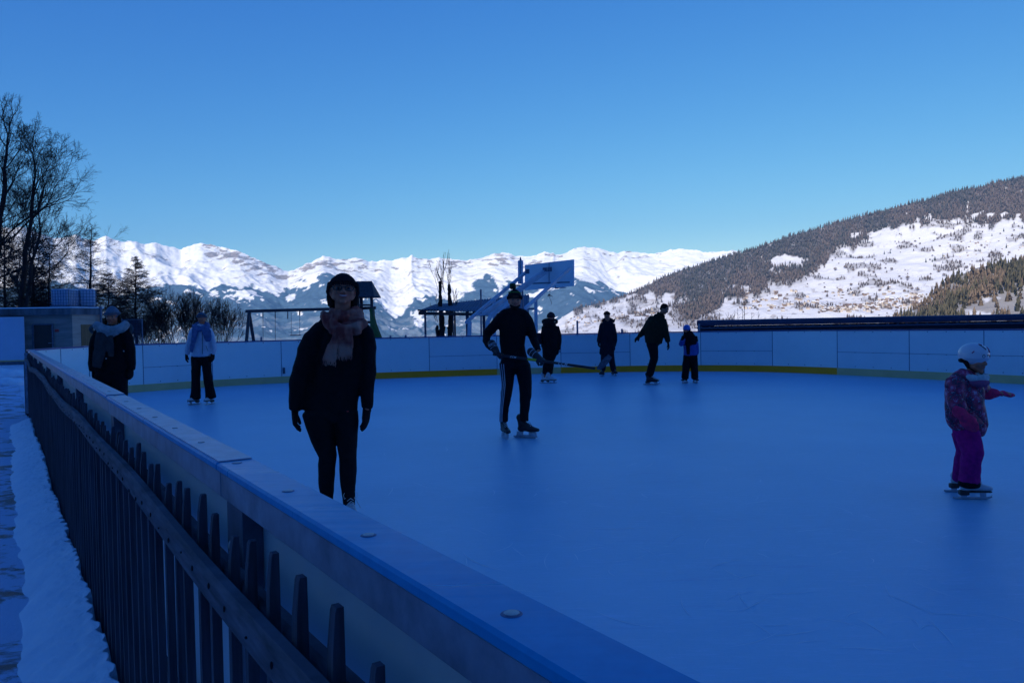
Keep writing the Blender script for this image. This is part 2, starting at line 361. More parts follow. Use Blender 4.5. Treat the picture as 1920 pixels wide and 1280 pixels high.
mesh = fast_mesh('wooded_spur', V1.reshape(-1, 3), grid_faces(nr + 1, nc))
put_attr(mesh, 'forest', sp * .7); put_attr(mesh, 'rock', sp * 0)
link('wooded_spur', mesh, MATS.setdefault('spur', attr_mat('spur_ground', (0.78, 0.78, 0.8), (0.13, 0.10, 0.07), (0.26, 0.21, 0.17))), smooth=True, kind='structure', label='wooded spur low on the right')

# forests: real small trees
def tree_mass(name, pts, h, w, colour, var=0.35, sides=5, label=None, seed=0, fac=1.0):
    rng = np.random.default_rng(seed); n = len(pts); V = []; Fq = []
    H = h * rng.uniform(.6, 1.25, n) * fac; W = w * fac * rng.uniform(.7, 1.3, n)
    lev = [(0.02, .18), (0.06, 1.0), (0.42, .62), (0.40, .80), (0.75, .3), (1.0, 0.02)]
    A = np.arange(sides) / sides * 2 * np.pi
    vs = []
    for z, k in lev:
        a = A[None, :] + rng.uniform(0, 6, n)[:, None]; rr = (W * k)[:, None] * rng.uniform(.75, 1.25, (n, sides))
        vs.append(np.stack([pts[:, 0:1] + rr * np.cos(a), pts[:, 1:2] + rr * np.sin(a), pts[:, 2:3] + (H * z)[:, None] + 0 * a - .5], -1))
    V = np.stack(vs, 1).reshape(-1, 3); L = len(lev); b = np.arange(n)[:, None] * (L * sides); fs = []
    for l in range(L - 1):
        for j in range(sides): fs.append(np.concatenate([b + l * sides + j, b + l * sides + (j + 1) % sides, b + (l + 1) * sides + (j + 1) % sides, b + (l + 1) * sides + j], 1))
    m = fast_mesh(name, V, np.stack(fs, 1).reshape(-1, 4))
    rnd = np.repeat(rng.uniform(0, 1, n), L * sides); a = m.attributes.new('tone', 'FLOAT', 'POINT'); a.data.foreach_set('value', rnd.astype(np.float32))
    mt = bpy.data.materials.new(name + '_bark_and_needles'); mt.use_nodes = True; nt = mt.node_tree; p = nt.nodes['Principled BSDF']
    at = nt.nodes.new('ShaderNodeAttribute'); at.attribute_name = 'tone'
    nt.links.new(ramp(nt, at.outputs['Fac'], colour), p.inputs['Base Color']); p.inputs['Roughness'].default_value = 1; p.inputs['Specular IOR Level'].default_value = 0.05
    return link(name, m, mt, smooth=True, kind='stuff', label=label)
def sample(n, x0, x1, y0, y1, fn, seed):
    rng = np.random.default_rng(seed); x = rng.uniform(x0, x1, n); y = rng.uniform(y0, y1, n); k = fn(x, y) > rng.uniform(0.15, 1, n); return x[k], y[k]
def hill_dens(x, y):
    ok = (y > np.interp(x, HSKY[:, 0], HSKY[:, 1]) + 0.3) & (y < 628); return forest_mask(x, y) * ok
xa, ya = sample(75000, 1060, 2150, 290, 628, hill_dens, 5)
dark = fbm(xa * .02, ya * .03, None, 3, 101) + (np.interp(xa, UP[:, 0], UP[:, 1]) - ya) / 90 - .35 > RNG.uniform(-.4, .4, len(xa))
pts = hill_p(xa, ya); fac = np.where(ya > np.interp(xa, UP[:, 0], UP[:, 1]) + 10, .62, 1.0)
tree_mass('larch_forest', pts[~dark], 15, 2.7, [(0, (0.125, 0.096, 0.082)), (1, (0.16, 0.12, 0.102))], label='brown bare larch forest on the right hillside', seed=1, fac=fac[~dark])
tree_mass('spruce_forest', pts[dark], 15.5, 2.7, [(0, (0.072, 0.068, 0.06)), (1, (0.105, 0.09, 0.08))], label='dark evergreen forest along the hillside crest', seed=2, fac=fac[dark])
def spur_dens(x, y):
    c = np.interp(x, SSKY[:, 0], SSKY[:, 1]); d = sst(y, c, c + 3) * (y < 612)
    thin = sst(x + (y - 560) * 1.0, 1800, 1860) * sst(y, c + 45, c + 75); return d * (1 - .80 * thin)
xa, ya = sample(5200, 1660, 2120, 440, 612, spur_dens, 6)
dk = fbm(xa * .03, ya * .04, None, 3, 103) + .1 * ((ya - np.interp(xa, SSKY[:, 0], SSKY[:, 1])) > 22) > .08
pts = spur_p(xa, ya)
tree_mass('brown_larch_wood', pts[~dk], 13, 2.6, [(0, (0.12, 0.09, 0.065)), (1, (0.19, 0.135, 0.09))], label='russet larch wood on the spur at the right edge', seed=3)
tree_mass('dark_spruce_wood', pts[dk], 15, 2.6, [(0, (0.06, 0.056, 0.035)), (1, (0.11, 0.092, 0.055))], label='dark green spruce wood on the spur at the right edge', seed=4)

# countable trees on the open meadow
def lone_tree_mesh(kind, seed):
    rng = random.Random(seed); m = MB(); 
    if kind == 'spruce':
        m.tube([(0, 0, -1), (0, 0, 14)], [.4, .1], 5)
        for k in range(7):
            z = 1.2 + k * 1.9; w = 3.0 * (1 - k / 7.6); a0 = rng.uniform(0, 6)
            ring = [(w * rng.uniform(.75, 1.15) * math.cos(a0 + j * .785), w * rng.uniform(.75, 1.15) * math.sin(a0 + j * .785), z + rng.uniform(-.3, .2)) for j in range(8)]
            m.add(ring + [(0, 0, z + 3.4), (0, 0, z + .4)], [(j, (j + 1) % 8, 8) for j in range(8)] + [((j + 1) % 8, j, 9) for j in range(8)])
    else:
        m.tube([(0, 0, -1), (0, 0, 5)], [.35, .2], 5)
        for k in range(46):
            a = rng.uniform(0, 6.28); b = rng.uniform(.2, 1.4); l = rng.uniform(3, 5.5); p = Vector((0, 0, rng.uniform(1, 4)))
            q = p + Vector((math.cos(a) * math.cos(b), math.sin(a) * math.cos(b), math.sin(b))) * l; m.tube([p, (p + q) / 2 + Vector((0, 0, .4)), q], [.18, .13, .05], 4)
            m.ell(q, (.8, .8, .6), n=5, m=4)
    return m.mesh('lone_' + kind)
lone = {k: [lone_tree_mesh(k, s) for s in range(3)] for k in ('spruce', 'bare')}
dkm = mat('far_spruce', (0.05, 0.06, 0.045), 1, spec=.05, scale=.5); brm = mat('far_twigs', (0.20, 0.155, 0.135), 1, spec=.05, scale=.5)
for ms in lone['spruce']: ms.materials.append(dkm)
for ms in lone['bare']: ms.materials.append(brm)
def meadow_tree(x, y, kind, k, s, label, group, pf=hill_p):
    o = bpy.data.objects.new('spruce_tree' if kind == 'spruce' else 'bare_tree', lone[kind][k % 3]); COL.objects.link(o)
    o.location = tuple(pf(np.array([x]), np.array([y]))[0]); o.rotation_euler = (0, 0, k * 1.3); o.scale = (s, s, s)
    tag(o, label, 'tree', group)
for i, (x, y, s) in enumerate([(1658, 473, .8), (1669, 472, .85), (1736, 488, .85), (1748, 487, .7), (1753, 485, 1.0), (1768, 478, .75), (1887, 462, .85), (1917, 426, .8), (1512, 508, 1.1), (1882, 433, .8), (1860, 442, .6)]):
    meadow_tree(x, y, 'spruce', i, s, 'small dark spruce standing on the open snowy meadow of the right hillside', 'dark spruces on the hillside meadow')
rg = random.Random(5)
pl = [(1758, 448), (1766, 447), (1725, 456), (1700, 455), (1709, 458), (1762, 463), (1716, 452), (1620, 500), (1618, 495), (1630, 512), (1638, 514), (1650, 506), (1660, 505), (1672, 508), (1585, 505), (1566, 508), (1600, 510), (1690, 528), (1702, 526), (1686, 522), (1710, 545), (1720, 546), (1596, 535), (1788, 495), (1800, 490), (1812, 500), (1880, 480), (1868, 478), (1892, 472), (1840, 460), (1570, 526), (1536, 513), (1640, 487), (1778, 505), (1735, 520), (1745, 512), (1760, 508), (1770, 515)]
pl += [(rg.uniform(1560, 1910), rg.uniform(430, 500)) for _ in range(46)] + [(rg.uniform(1400, 1760), rg.uniform(520, 594)) for _ in range(60)] + [(rg.uniform(1085, 1260), rg.uniform(575, 612)) for _ in range(60)]
for i, (x, y) in enumerate(pl):
    if forest_mask(np.array([x]), np.array([y]))[0] > .5: continue
    meadow_tree(x, y, 'bare', i, rg.uniform(.6, 1.15) * (1 if i < 38 else .6), 'small leafless tree or bush scattered on the snowy right hillside', 'leafless trees scattered on the hillside')

# village houses, each a thing of its own
roof_m = mat('snow_roof', (0.80, 0.80, 0.82), .9, spec=.1); 
walls = [mat('larch_chalet_wall', (0.30, 0.21, 0.15), .9, spec=.1, scale=.3), mat('cream_chalet_wall', (0.50, 0.42, 0.34), .9, spec=.1, scale=.3), mat('dark_chalet_wall', (0.13, 0.09, 0.07), .9, spec=.1, scale=.3)]
wood_roof = mat('brown_roof', (0.22, 0.15, 0.12), .9, spec=.1); win_m = mat('house_window', (0.05, 0.06, 0.08), .3)
hm = []
for wi in range(3):
    for rf in (roof_m, wood_roof):
        m = MB(); L_, W_, H_ = 12, 9, 5.5
        m.box((0, 0, H_ / 2 - 2), (L_, W_, H_ + 4)); nb = len(m.f)
        m.add([(-L_ / 2, -W_ / 2, H_), (-L_ / 2, W_ / 2, H_), (-L_ / 2, 0, H_ + 2.6), (L_ / 2, -W_ / 2, H_), (L_ / 2, W_ / 2, H_), (L_ / 2, 0, H_ + 2.6)], [(0, 2, 1), (3, 4, 5)]); nb = len(m.f)
        for s in (-1, 1):
            a = [(-L_ / 2 - .9, s * (W_ / 2 + .9), H_ - .5), (L_ / 2 + .9, s * (W_ / 2 + .9), H_ - .5), (L_ / 2 + .9, 0, H_ + 2.65), (-L_ / 2 - .9, 0, H_ + 2.65)]
            m.add(a + [(q[0], q[1], q[2] + .5) for q in a], [(0, 1, 2, 3), (4, 5, 6, 7), (0, 1, 5, 4), (1, 2, 6, 5), (3, 0, 4, 7)])
        nrf = len(m.f)
        for xx in (-3.6, 0, 3.6):
            for zz in (1.5, 4.0): m.box((xx, -W_ / 2, zz), (1.3, .25, 1.3)); m.box((xx, W_ / 2, zz), (1.3, .25, 1.3))
        for yy_ in (-2.2, 2.2):
            for zz in (1.5, 4.0): m.box((-L_ / 2, yy_, zz), (.25, 1.3, 1.3))
        ms = m.mesh('chalet'); [ms.materials.append(q) for q in (walls[wi], rf, win_m)]
        ms.polygons.foreach_set('material_index', [0] * nb + [1] * (nrf - nb) + [2] * (len(m.f) - nrf)); hm.append(ms)
rg = random.Random(11)
def house(x, y, s, label, group, k=None):
    o = bpy.data.objects.new('chalet', hm[rg.choice([0, 1, 2, 3, 2, 3, 4, 5]) if k is None else k]); COL.objects.link(o)
    p = hill_p(np.array([x]), np.array([y]))[0]; o.location = tuple(p); o.rotation_euler = (0, 0, rg.uniform(-.5, .5) + rg.choice([0, 1.57, .8])); o.scale = (s, s, s)
    tag(o, label, 'house', group)
for i in range(165):
    t = rg.random(); x = 1540 + 190 * rg.random() ** .9; y = 590 - 34 * (x - 1540) / 190 * rg.uniform(.3, 1.0) + rg.uniform(-9, 4)
    house(x, y, rg.uniform(.45, .72), 'tiny snow-roofed chalet packed in the dense village cluster on the hillside', 'chalets of the dense hillside village')
for i in range(62):
    x = rg.uniform(1385, 1560); y = 588 - rg.random() ** 1.3 * 44 + rg.uniform(-3, 3)
    house(x, y, rg.uniform(.5, .8), 'tiny chalet spread on the snow left of the dense hillside village', 'chalets spread left of the hillside village')
for i in range(22):
    x = rg.uniform(1560, 1700); y = rg.uniform(538, 556)
    house(x, y, rg.uniform(.4, .62), 'tiny chalet on the slope just above the dense hillside village', 'chalets just above the hillside village')
for i in range(26):
    x = rg.uniform(1770, 1918); y = 462 + rg.uniform(-10, 16) - (x - 1770) * .05
    house(x, y, rg.uniform(.28, .42), 'tiny chalet of the upper hamlet high on the hillside at right', 'chalets of the upper hillside hamlet')
for i in range(48):
    x = rg.uniform(1060, 1230); y = 606 - (x - 1060) * .1 + rg.uniform(-14, 8)
    if y > np.interp(x, HSKY[:, 0], HSKY[:, 1]) + 5: house(x, y, rg.uniform(.4, .62), 'tiny chalet on the low end of the hillside behind the skaters', 'chalets at the low end of the hillside')

# ground: plateau round the rink, falling away into the valley; the shading slope behind the camera is part of the same land
nr, na = 190, 300
rr = np.concatenate([np.linspace(0.5, 60, 70), np.geomspace(61.5, 4600, nr - 70)]); aa = np.linspace(-np.pi, np.pi, na)
RR, AA = np.meshgrid(rr, aa, indexing='ij'); GX = RR * np.sin(AA); GY = RR * np.cos(AA)
front = sst(GY + 0.25 * np.abs(GX), -30, 60)
d = np.maximum(RR - 62, 0); GZ = -front * (d * 0.14 + np.maximum(d - 900, 0) * -0.05)
GZ = np.maximum(GZ, -300) + fbm(GX * .01, GY * .01, None, 3, 7) * np.clip(RR - 50, 0, 200) * .03
hillup = sst(-GY - 0.25 * GX, 35, 270); GZ += hillup * 185 * (1 + .15 * fbm(GX * .008, GY * .008, None, 3, 19)) * sst(1500 - RR, 0, 600)
GZ -= 0.035
mesh = fast_mesh('ground', np.stack([GX, GY, GZ], -1).reshape(-1, 3), grid_faces(nr, na)[:, ::-1])
put_attr(mesh, 'forest', sst(hillup + .25 * fbm(GX * .03, GY * .03, None, 3, 23), .1, .3)); put_attr(mesh, 'rock', 0 * GX)
link('ground', mesh, attr_mat('ground_cover', (0.62, 0.72, 0.85), (0.04, 0.045, 0.04), (0.2, 0.2, 0.2)), smooth=True, kind='structure', label='snowy ground round the rink')
# ------------------------------------------------------------------ ice rink
U = Vector((-0.552, 0.834, 0)); N = Vector((0.834, 0.552, 0))      # along / across the near boards
def near(s, off, z=0.0): return U * s + N * off + Vector((0, 0, z))
H_B = 1.10                                                          # board height without the cap
fx = [165, 265, 395, 525, 660, 803, 930, 1050, 1180, 1313, 1448, 1570, 1705, 1845, 1990, 2150, 2330]
pathpx = np.array([(120, 15.6), (165, 17.0), (265, 18.0), (395, 19.1), (525, 20.0), (660, 20.7), (803, 21.2), (930, 21.55), (1050, 21.75), (1180, 21.8), (1310, 21.5), (1448, 20.6), (1570, 19.1), (1705, 17.5), (1845, 16.1), (1990, 14.9), (2150, 13.2), (2330, 11.2), (2700, 8.0)], float)
def far_pt(x, z=0.0):
    return XH(x, float(np.interp(x, pathpx[:, 0], pathpx[:, 1])), z)
# smooth the path a little
def far_s(x, z=0.0):
    q = Vector((0, 0, 0)); w = 0
    for k in (-60, -30, 0, 30, 60): q += far_pt(x + k, z); w += 1
    return q / w if 260 < x < 2600 else far_pt(x, z)
cornerA = near(15.9, .44); corner = [cornerA, near(16.6, .40), Vector((-9.12, 15.5, 0)), Vector((-9.10, 16.3, 0))]
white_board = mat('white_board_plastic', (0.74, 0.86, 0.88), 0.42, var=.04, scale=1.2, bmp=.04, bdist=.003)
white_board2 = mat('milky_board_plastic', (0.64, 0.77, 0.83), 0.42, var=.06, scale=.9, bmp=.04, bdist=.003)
seam_m = mat('board_seam', (0.07, 0.12, 0.22), .6)
yellow = mat('yellow_kick_plastic', (0.95, 0.34, 0.001), .45, var=.06, scale=2)
yellow2 = mat('faded_kick_plastic', (0.62, 0.50, 0.24), .5, var=.1, scale=2)
cap_blue = mat('dark_blue_cap', (0.02, 0.05, 0.22), .35)
steel = mat('galvanised_steel', (0.20, 0.24, 0.30), 0.5, var=.35, scale=14, metal=.35, bmp=.08, bdist=.002)
boards = thing('rink_boards', 'white plastic rink boards with yellow kick strip and blue cap around the ice', 'barrier', (0, 12, 0))
def strip(pts, off0, off1, z0, z1, mb=None):
    """wall slab following pts, from off0 to off1 along the outward normal"""
    mb = mb or MB(); k = len(pts); v = []; f = []
    for i, p in enumerate(pts):
        t = (pts[min(i + 1, k - 1)] - pts[max(i - 1, 0)]); t.z = 0; t.normalize(); n = Vector((-t.y, t.x, 0))
        for o, z in ((off0, z0), (off1, z0), (off1, z1), (off0, z1)): v.append(Vector((p.x, p.y, z)) + n * o)
    for i in range(k - 1):
        for j in range(4): f.append((i * 4 + j, (i + 1) * 4 + j, (i + 1) * 4 + (j + 1) % 4, i * 4 + (j + 1) % 4))
    f.append((3, 2, 1, 0)); f.append(tuple((k - 1) * 4 + j for j in range(4)))
    return mb.add(v, f)
def board_run(pts, style, k):
    kind, kick = style
    pn = strip(pts, 0, .035, .02, H_B - 0.012).build('board_panel', white_board if kind == 'a' else white_board2, boards)
    kp = strip(pts, -.012, -.002, .0, .17).build('kick_plate', yellow if kick else yellow2, pn)
    mb = strip([pts[0], pts[0] + (pts[1] - pts[0]).normalized() * .014], -.004, .03, .02, H_B - .014)
    if kind == 'b': strip(pts, -.003, .02, .56, .568, mb)
    ln = (pts[-1] - pts[0]).length
    for q in range(1, 4):
        t = q / 4 * (len(pts) - 1); i = int(t); p = pts[i].lerp(pts[min(i + 1, len(pts) - 1)], t - i)
        for z in ((H_B - .04, .22) if kind == 'a' else (H_B - .04, .56, .22)): mb.ell((p.x, p.y - .004, z), (.011, .008, .011), n=8, m=5)
    mb.build('seam', seam_m, pn)
    strip(pts, -.012, .06, H_B - .01, H_B + .018).build('cap_rail', cap_blue, boards)
    q = pts[0].copy(); t = (pts[1] - pts[0]).normalized(); nn = Vector((-t.y, t.x, 0))
    MB().box(q + nn * .10 + Vector((0, 0, .54)), (.06, .08, 1.06)).build('board_post', steel, boards)
sty = {165: ('a', 0), 265: ('b', 0), 395: ('a', 0), 525: ('a', 0), 660: ('a', 1), 803: ('b', 1), 930: ('a', 0), 1050: ('b', 1), 1180: ('a', 1), 1313: ('b', 1), 1448: ('a', 1), 1570: ('b', 0), 1705: ('b', 0), 1845: ('b', 0), 1990: ('a', 0), 2150: ('b', 0)}
board_run(corner[:3], ('a', 0), 0); board_run([corner[2], corner[3], far_s(165)], ('a', 0), 0)
for i in range(len(fx) - 1):
    a, b = fx[i], fx[i + 1]; pts = [far_s(a + (b - a) * k / 5) for k in range(6)]; board_run(pts, sty[a], i)
# taller posts that stick out above the boards
for x, h in ((486, .09), (565, .06), (730, .05), (759, .05), (796, .05), (1018, .06), (1083, .36), (1167, .10), (1313, .2)):
    p = far_s(x); MB().tube([p + Vector((0, .12, .3)), p + Vector((0, .12, H_B + h))], .028, 8).build('board_post', steel, boards)
# near run, modules of 2.36 m
blue_top = bpy.data.materials.new('blue_cap_plastic'); blue_top.use_nodes = True; nt = blue_top.node_tree; pb = nt.nodes['Principled BSDF']
nA = noise_node(nt, 1.0, 5, .6, (3, 60, 1, 0.0)); nB = noise_node(nt, 26, 4, .7)
pb.inputs['Roughness'].default_value = .3; pb.inputs['Specular IOR Level'].default_value = .15
nt.links.new(ramp(nt, nB, [(0.3, (0.002, 0.24, 0.48)), (0.72, (0.003, 0.29, 0.56))]), pb.inputs['Base Color'])
nt.links.new(ramp(nt, nA, [(0.3, (.26,) * 3), (0.75, (.42,) * 3)]), pb.inputs['Roughness'])
nt.links.new(bump(nt, nA, .12, .002), pb.inputs['Normal'])
frost_sheen = mat('frost_sheen_plastic', (0.20, 0.30, 0.46), 0.38, var=.25, scale=16, bmp=.1, bdist=.002, c2=(0.36, 0.45, 0.58))  # frost, with the grazing mountain reflection put into its pale colour
bolt_m = mat('bolt_steel', (0.30, 0.34, 0.38), .45, metal=.6, scale=60)
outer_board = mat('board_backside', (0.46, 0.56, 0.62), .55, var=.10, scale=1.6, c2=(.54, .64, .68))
post_m = mat('dark_steel_post', (0.10, 0.14, 0.20), .55, var=.3, scale=10, metal=.3)
seams = [-0.35, 1.70, 3.80, 5.80, 7.85, 9.9, 11.95, 14.0, 15.9]
ZC = 1.12
def nbox(s0, s1, o0, o1, z0, z1, mb=None, bev=0.0):
    mb = mb or MB(); M = Matrix((U, N, Vector((0, 0, 1)))).transposed().to_4x4()
    return mb.box(near((s0 + s1) / 2, (o0 + o1) / 2, (z0 + z1) / 2), (abs(s1 - s0), abs(o1 - o0), z1 - z0), M, bev)
for i, (a, b) in enumerate(zip(seams[:-1], seams[1:])):
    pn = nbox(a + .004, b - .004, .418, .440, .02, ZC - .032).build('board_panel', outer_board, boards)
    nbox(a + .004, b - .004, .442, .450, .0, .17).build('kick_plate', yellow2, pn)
    dz = (.004 if i == 2 else 0.0)
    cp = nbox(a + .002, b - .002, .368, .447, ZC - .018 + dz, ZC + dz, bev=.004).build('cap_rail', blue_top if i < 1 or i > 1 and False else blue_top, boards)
    if i >= 1: nbox(a + .004, b - .004, .374, .443, ZC + dz, ZC + dz + .0025).build('frost_sheen_layer', frost_sheen, cp)
    for s in np.arange(b - .031, a + .1, -.35):
        for_o = .403
        mb = MB(); c = near(s, for_o, ZC + dz); mb.tube([c + Vector((0, 0, -.004)), c + Vector((0, 0, .0014 if i < 1 else .004))], [.0085, .0078], 20, ck=.05); mb.build('bolt', bolt_m, cp)
        mb = MB().tube([c + Vector((0, 0, .0001)), c + Vector((0, 0, .0004))], [.0110, .0108], 20, ck=.02); mb.build('bolt_recess', seam_m, cp)
    nbox(a + .002, b - .002, .376, .417, ZC - .075, ZC - .019, bev=.003).build('steel_channel', steel, boards)
    nbox(b - .012, b - .15, .385, .417, .0, ZC - .076).build('board_post', post_m, boards)
    mb = MB(); nbox(b - .165, b - .155, .378, .417, .0, ZC - .076, mb); mb.build('board_post', post_m, boards)
    q = near(b - .09, .383, ZC - .16); MB().ell(q, (.018, .018, .018), n=8, m=6).build('bolt', bolt_m, boards)
# small hinge on the far boards
p = far_s(528, .3); MB().box(p + Vector((.03, -.02, .02)), (.06, .02, .16)).build('hinge', post_m, boards)

# ice
ice_m = bpy.data.materials.new('scratched_ice'); ice_m.use_nodes = True; nt = ice_m.node_tree; pb = nt.nodes['Principled BSDF']
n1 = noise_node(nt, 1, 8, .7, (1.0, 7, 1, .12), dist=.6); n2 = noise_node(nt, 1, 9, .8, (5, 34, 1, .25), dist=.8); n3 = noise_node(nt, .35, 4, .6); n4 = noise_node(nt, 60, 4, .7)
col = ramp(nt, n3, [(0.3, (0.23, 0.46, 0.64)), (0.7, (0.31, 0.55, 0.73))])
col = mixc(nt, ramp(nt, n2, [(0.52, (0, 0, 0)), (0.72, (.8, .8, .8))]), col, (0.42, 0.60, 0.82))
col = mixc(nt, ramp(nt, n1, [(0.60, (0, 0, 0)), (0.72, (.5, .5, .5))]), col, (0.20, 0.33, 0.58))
nt.links.new(col, pb.inputs['Base Color']); pb.inputs['Specular IOR Level'].default_value = .6
nt.links.new(ramp(nt, n4, [(0.3, (.34,) * 3), (0.7, (.52,) * 3)]), pb.inputs['Roughness'])
mx = nt.nodes.new('ShaderNodeMath'); mx.operation = 'ADD'; nt.links.new(n1, mx.inputs[0]); nt.links.new(n2, mx.inputs[1])
nt.links.new(bump(nt, mx.outputs[0], .4, .005), pb.inputs['Normal'])
poly = [near(-4, .46)] + [near(s, .46) for s in range(0, 16, 3)] + corner[1:] + [far_s(x) for x in range(165, 2400, 60)] + [Vector((13.5, 2, 0)), Vector((12, -8, 0)), Vector((4, -8, 0))]
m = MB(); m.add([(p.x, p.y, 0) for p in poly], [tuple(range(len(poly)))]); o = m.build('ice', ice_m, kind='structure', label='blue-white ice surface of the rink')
# marks cut by blades
rg = random.Random(3); segs = []
marks = [(955, 1070, 28), (1222, 985, 30), (1420, 930, 18), (640, 860, 10), (560, 780, 9), (1460, 850, 12), (1600, 905, 14), (1075, 870, 9)] + [(rg.uniform(450, 1900), 730 + 500 * rg.random() ** 1.6, rg.uniform(6, 26)) for _ in range(190)]
for mi, (x, y, l) in enumerate(marks):
    p = G(x, y, 0.002)
    if N.dot(p) < .6: continue
    a = rg.uniform(0, 6.28) if mi > 8 else 1.1 + mi; cur = rg.uniform(-1.2, 1.2); L = rg.uniform(.08, .35) if mi > 1 else .5; w = rg.uniform(.0009, .0022) if mi > 1 else .003; k = 12
    for j in range(k):
        t0, t1 = j / k, (j + 1) / k; f = lambda t: p + Vector((math.cos(a + cur * t) - math.cos(a), math.sin(a + cur * t) - math.sin(a), 0)) * (L / max(abs(cur), .15)) * (1 if cur > 0 else -1)
        segs.append((f(t0), f(t1), w * math.sin(math.pi * t0) + .0003, w * math.sin(math.pi * t1) + .0003))
A_ = np.array([q[0] for q in segs]); B_ = np.array([q[1] for q in segs]); T_ = B_ - A_; T_ /= np.linalg.norm(T_, axis=1, keepdims=True); W_ = np.stack([-T_[:, 1], T_[:, 0], T_[:, 2] * 0], 1); ra_ = np.array([q[2] for q in segs])[:, None]; rb_ = np.array([q[3] for q in segs])[:, None]
Vm = np.stack([A_ - W_ * ra_, B_ - W_ * rb_, B_ + W_ * rb_, A_ + W_ * ra_], 1).reshape(-1, 3)
link('skate_marks', fast_mesh('skate_marks', Vm, np.arange(len(Vm)).reshape(-1, 4)), mat('ice_shavings', (0.80, 0.88, 0.95), .8), kind='stuff', label='fine pale skate marks cut in the ice')

# ------------------------------------------------------------------ picket fence
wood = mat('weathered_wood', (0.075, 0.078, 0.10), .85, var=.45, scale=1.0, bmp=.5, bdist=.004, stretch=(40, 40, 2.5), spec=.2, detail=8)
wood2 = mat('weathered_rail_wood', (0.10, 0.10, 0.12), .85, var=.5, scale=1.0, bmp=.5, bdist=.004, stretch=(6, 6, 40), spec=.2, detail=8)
fence = thing('picket_fence', 'weathered grey wooden picket fence running along the outside of the rink boards', 'fence', near(5, .34, 0))
FP = .332
def fwob(s): return 0.004 * math.sin(s * .9)
def rail(zc, hh, off):
    mb = MB(); v = []; f = []; ss = np.arange(-1.5, 16.0, .2); pr = [(-.011, -hh), (.011, -hh), (.014, -hh * .4), (.014, hh * .5), (.008, hh), (-.008, hh), (-.014, hh * .5), (-.014, -hh * .4)]
    for s in ss:
        dz = -.012 * math.sin(s * 1.15) - (.05 * math.exp(-((s - 12.8) / .5) ** 2)) + .006 * math.sin(s * 3.1)
        for o_, z_ in pr: v.append(near(s, off + fwob(s) + o_, zc + z_ + dz))
    k = 8
    for i in range(len(ss) - 1):
        for j in range(k): f.append((i * k + j, (i + 1) * k + j, (i + 1) * k + (j + 1) % k, i * k + (j + 1) % k))
    f.append(tuple(range(k))); f.append(tuple((len(ss) - 1) * k + j for j in range(k)))
    mb.add(v, f); return mb
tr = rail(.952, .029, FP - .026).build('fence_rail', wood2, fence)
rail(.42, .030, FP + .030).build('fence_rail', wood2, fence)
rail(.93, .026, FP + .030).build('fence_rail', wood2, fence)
def picket_mb(s, rg):
    mb = MB(); w, t = .0102 * rg.uniform(.8, 1.15), .0092; h = 1.037 + rg.uniform(-.022, .022); lean = rg.uniform(-.006, .006)
    M = Matrix((U, N, Vector((0, 0, 1)))).transposed(); c = near(s, FP + fwob(s)); v = []
    sh = rg.uniform(.10, .16)
    for z, k in ((-.05, 1), (h - sh, 1.0), (h - sh * .35, .86), (h - .006, .62), (h, .52)):
        for a, b in ((-1, -1), (1, -1), (1, 1), (-1, 1)): v.append(c + M @ Vector((a * w * (.55 + .45 * k) + lean * z * 2, (b * t if b > 0 else t - 2 * t * k) + lean * z, z)))
    f = [(r * 4 + j, r * 4 + (j + 1) % 4, (r + 1) * 4 + (j + 1) % 4, (r + 1) * 4 + j) for r in range(4) for j in range(4)] + [(3, 2, 1, 0), (16, 17, 18, 19)]
    return mb.add(v, f)
rg = random.Random(2); ss = list(np.arange(.28, 15.7, .130)); far_mb = MB(); nails = MB()
for i, s in enumerate(ss):
    s += rg.uniform(-.012, .012); p = picket_mb(s, rg)
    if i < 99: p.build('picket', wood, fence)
    else: far_mb.add(p.v, p.f)
    if i < 60: nails.ell(near(s, FP - .042 + fwob(s), .948 - .012 * math.sin(s * 1.15) + rg.uniform(-.008, .008)), (.0022, .0022, .006 if rg.random() < .5 else .0025), n=6, m=4)
far_mb.build('picket', wood, fence, kind='stuff')
nails.build('nail', mat('rusty_nail', (0.02, 0.015, 0.015), .8), tr)
for s in (15.95,):
    q = near(s, FP, 0); MB().tube([q, q + Vector((0, 0, .9))], .05, 10).build('fence_post', wood, fence); 

# snow bank against the fence, lumpy with fingers between the pickets
nsn, nof = 640, 60
S, O = np.meshgrid(np.linspace(1.2, 14.9, nsn), np.linspace(0, 1, nof), indexing='ij')
wid = .26 + .05 * fbm(S * .8, S * 0, None, 3, 3)
edge = .30 + .030 * np.abs(np.sin(S * math.pi / .130)) ** .7 * (fbm(S * 3, S * 0 + 5, None, 2, 8) * .5 + .8) + .02 * fbm(S * 9, S * 0, None, 3, 6)
off = edge * (1 - O) + O * (.30 - wid + .03 * fbm(S * 5, S * 0 + 1, None, 3, 16))
prof = np.minimum(1, np.power(np.clip(O, 0, 1) / .05, .6)) * np.power(np.clip(1 - O, 0, 1), .75)
hgt = (.17 + .05 * fbm(S * .7, S * 0 + 2, None, 3, 4)) * sst(14.9 - S, 0, 1.2)
Z = prof * hgt + prof * (.018 * fbm(S * 7, off * 9, None, 4, 2) + .006 * fbm(S * 40, off * 40, None, 2, 2)) - .03
B0 = np.stack([S * U.x + off * N.x, S * U.y + off * N.y, Z], -1)
snow = bpy.data.materials.new('piled_snow'); snow.use_nodes = True; nt = snow.node_tree; pb = nt.nodes['Principled BSDF']
nn = noise_node(nt, 70, 6, .7); n2 = noise_node(nt, 5, 5, .6)
nt.links.new(ramp(nt, n2, [(0.25, (0.58, 0.72, 0.86)), (0.7, (0.70, 0.82, 0.93))]), pb.inputs['Base Color']); pb.inputs['Roughness'].default_value = .75
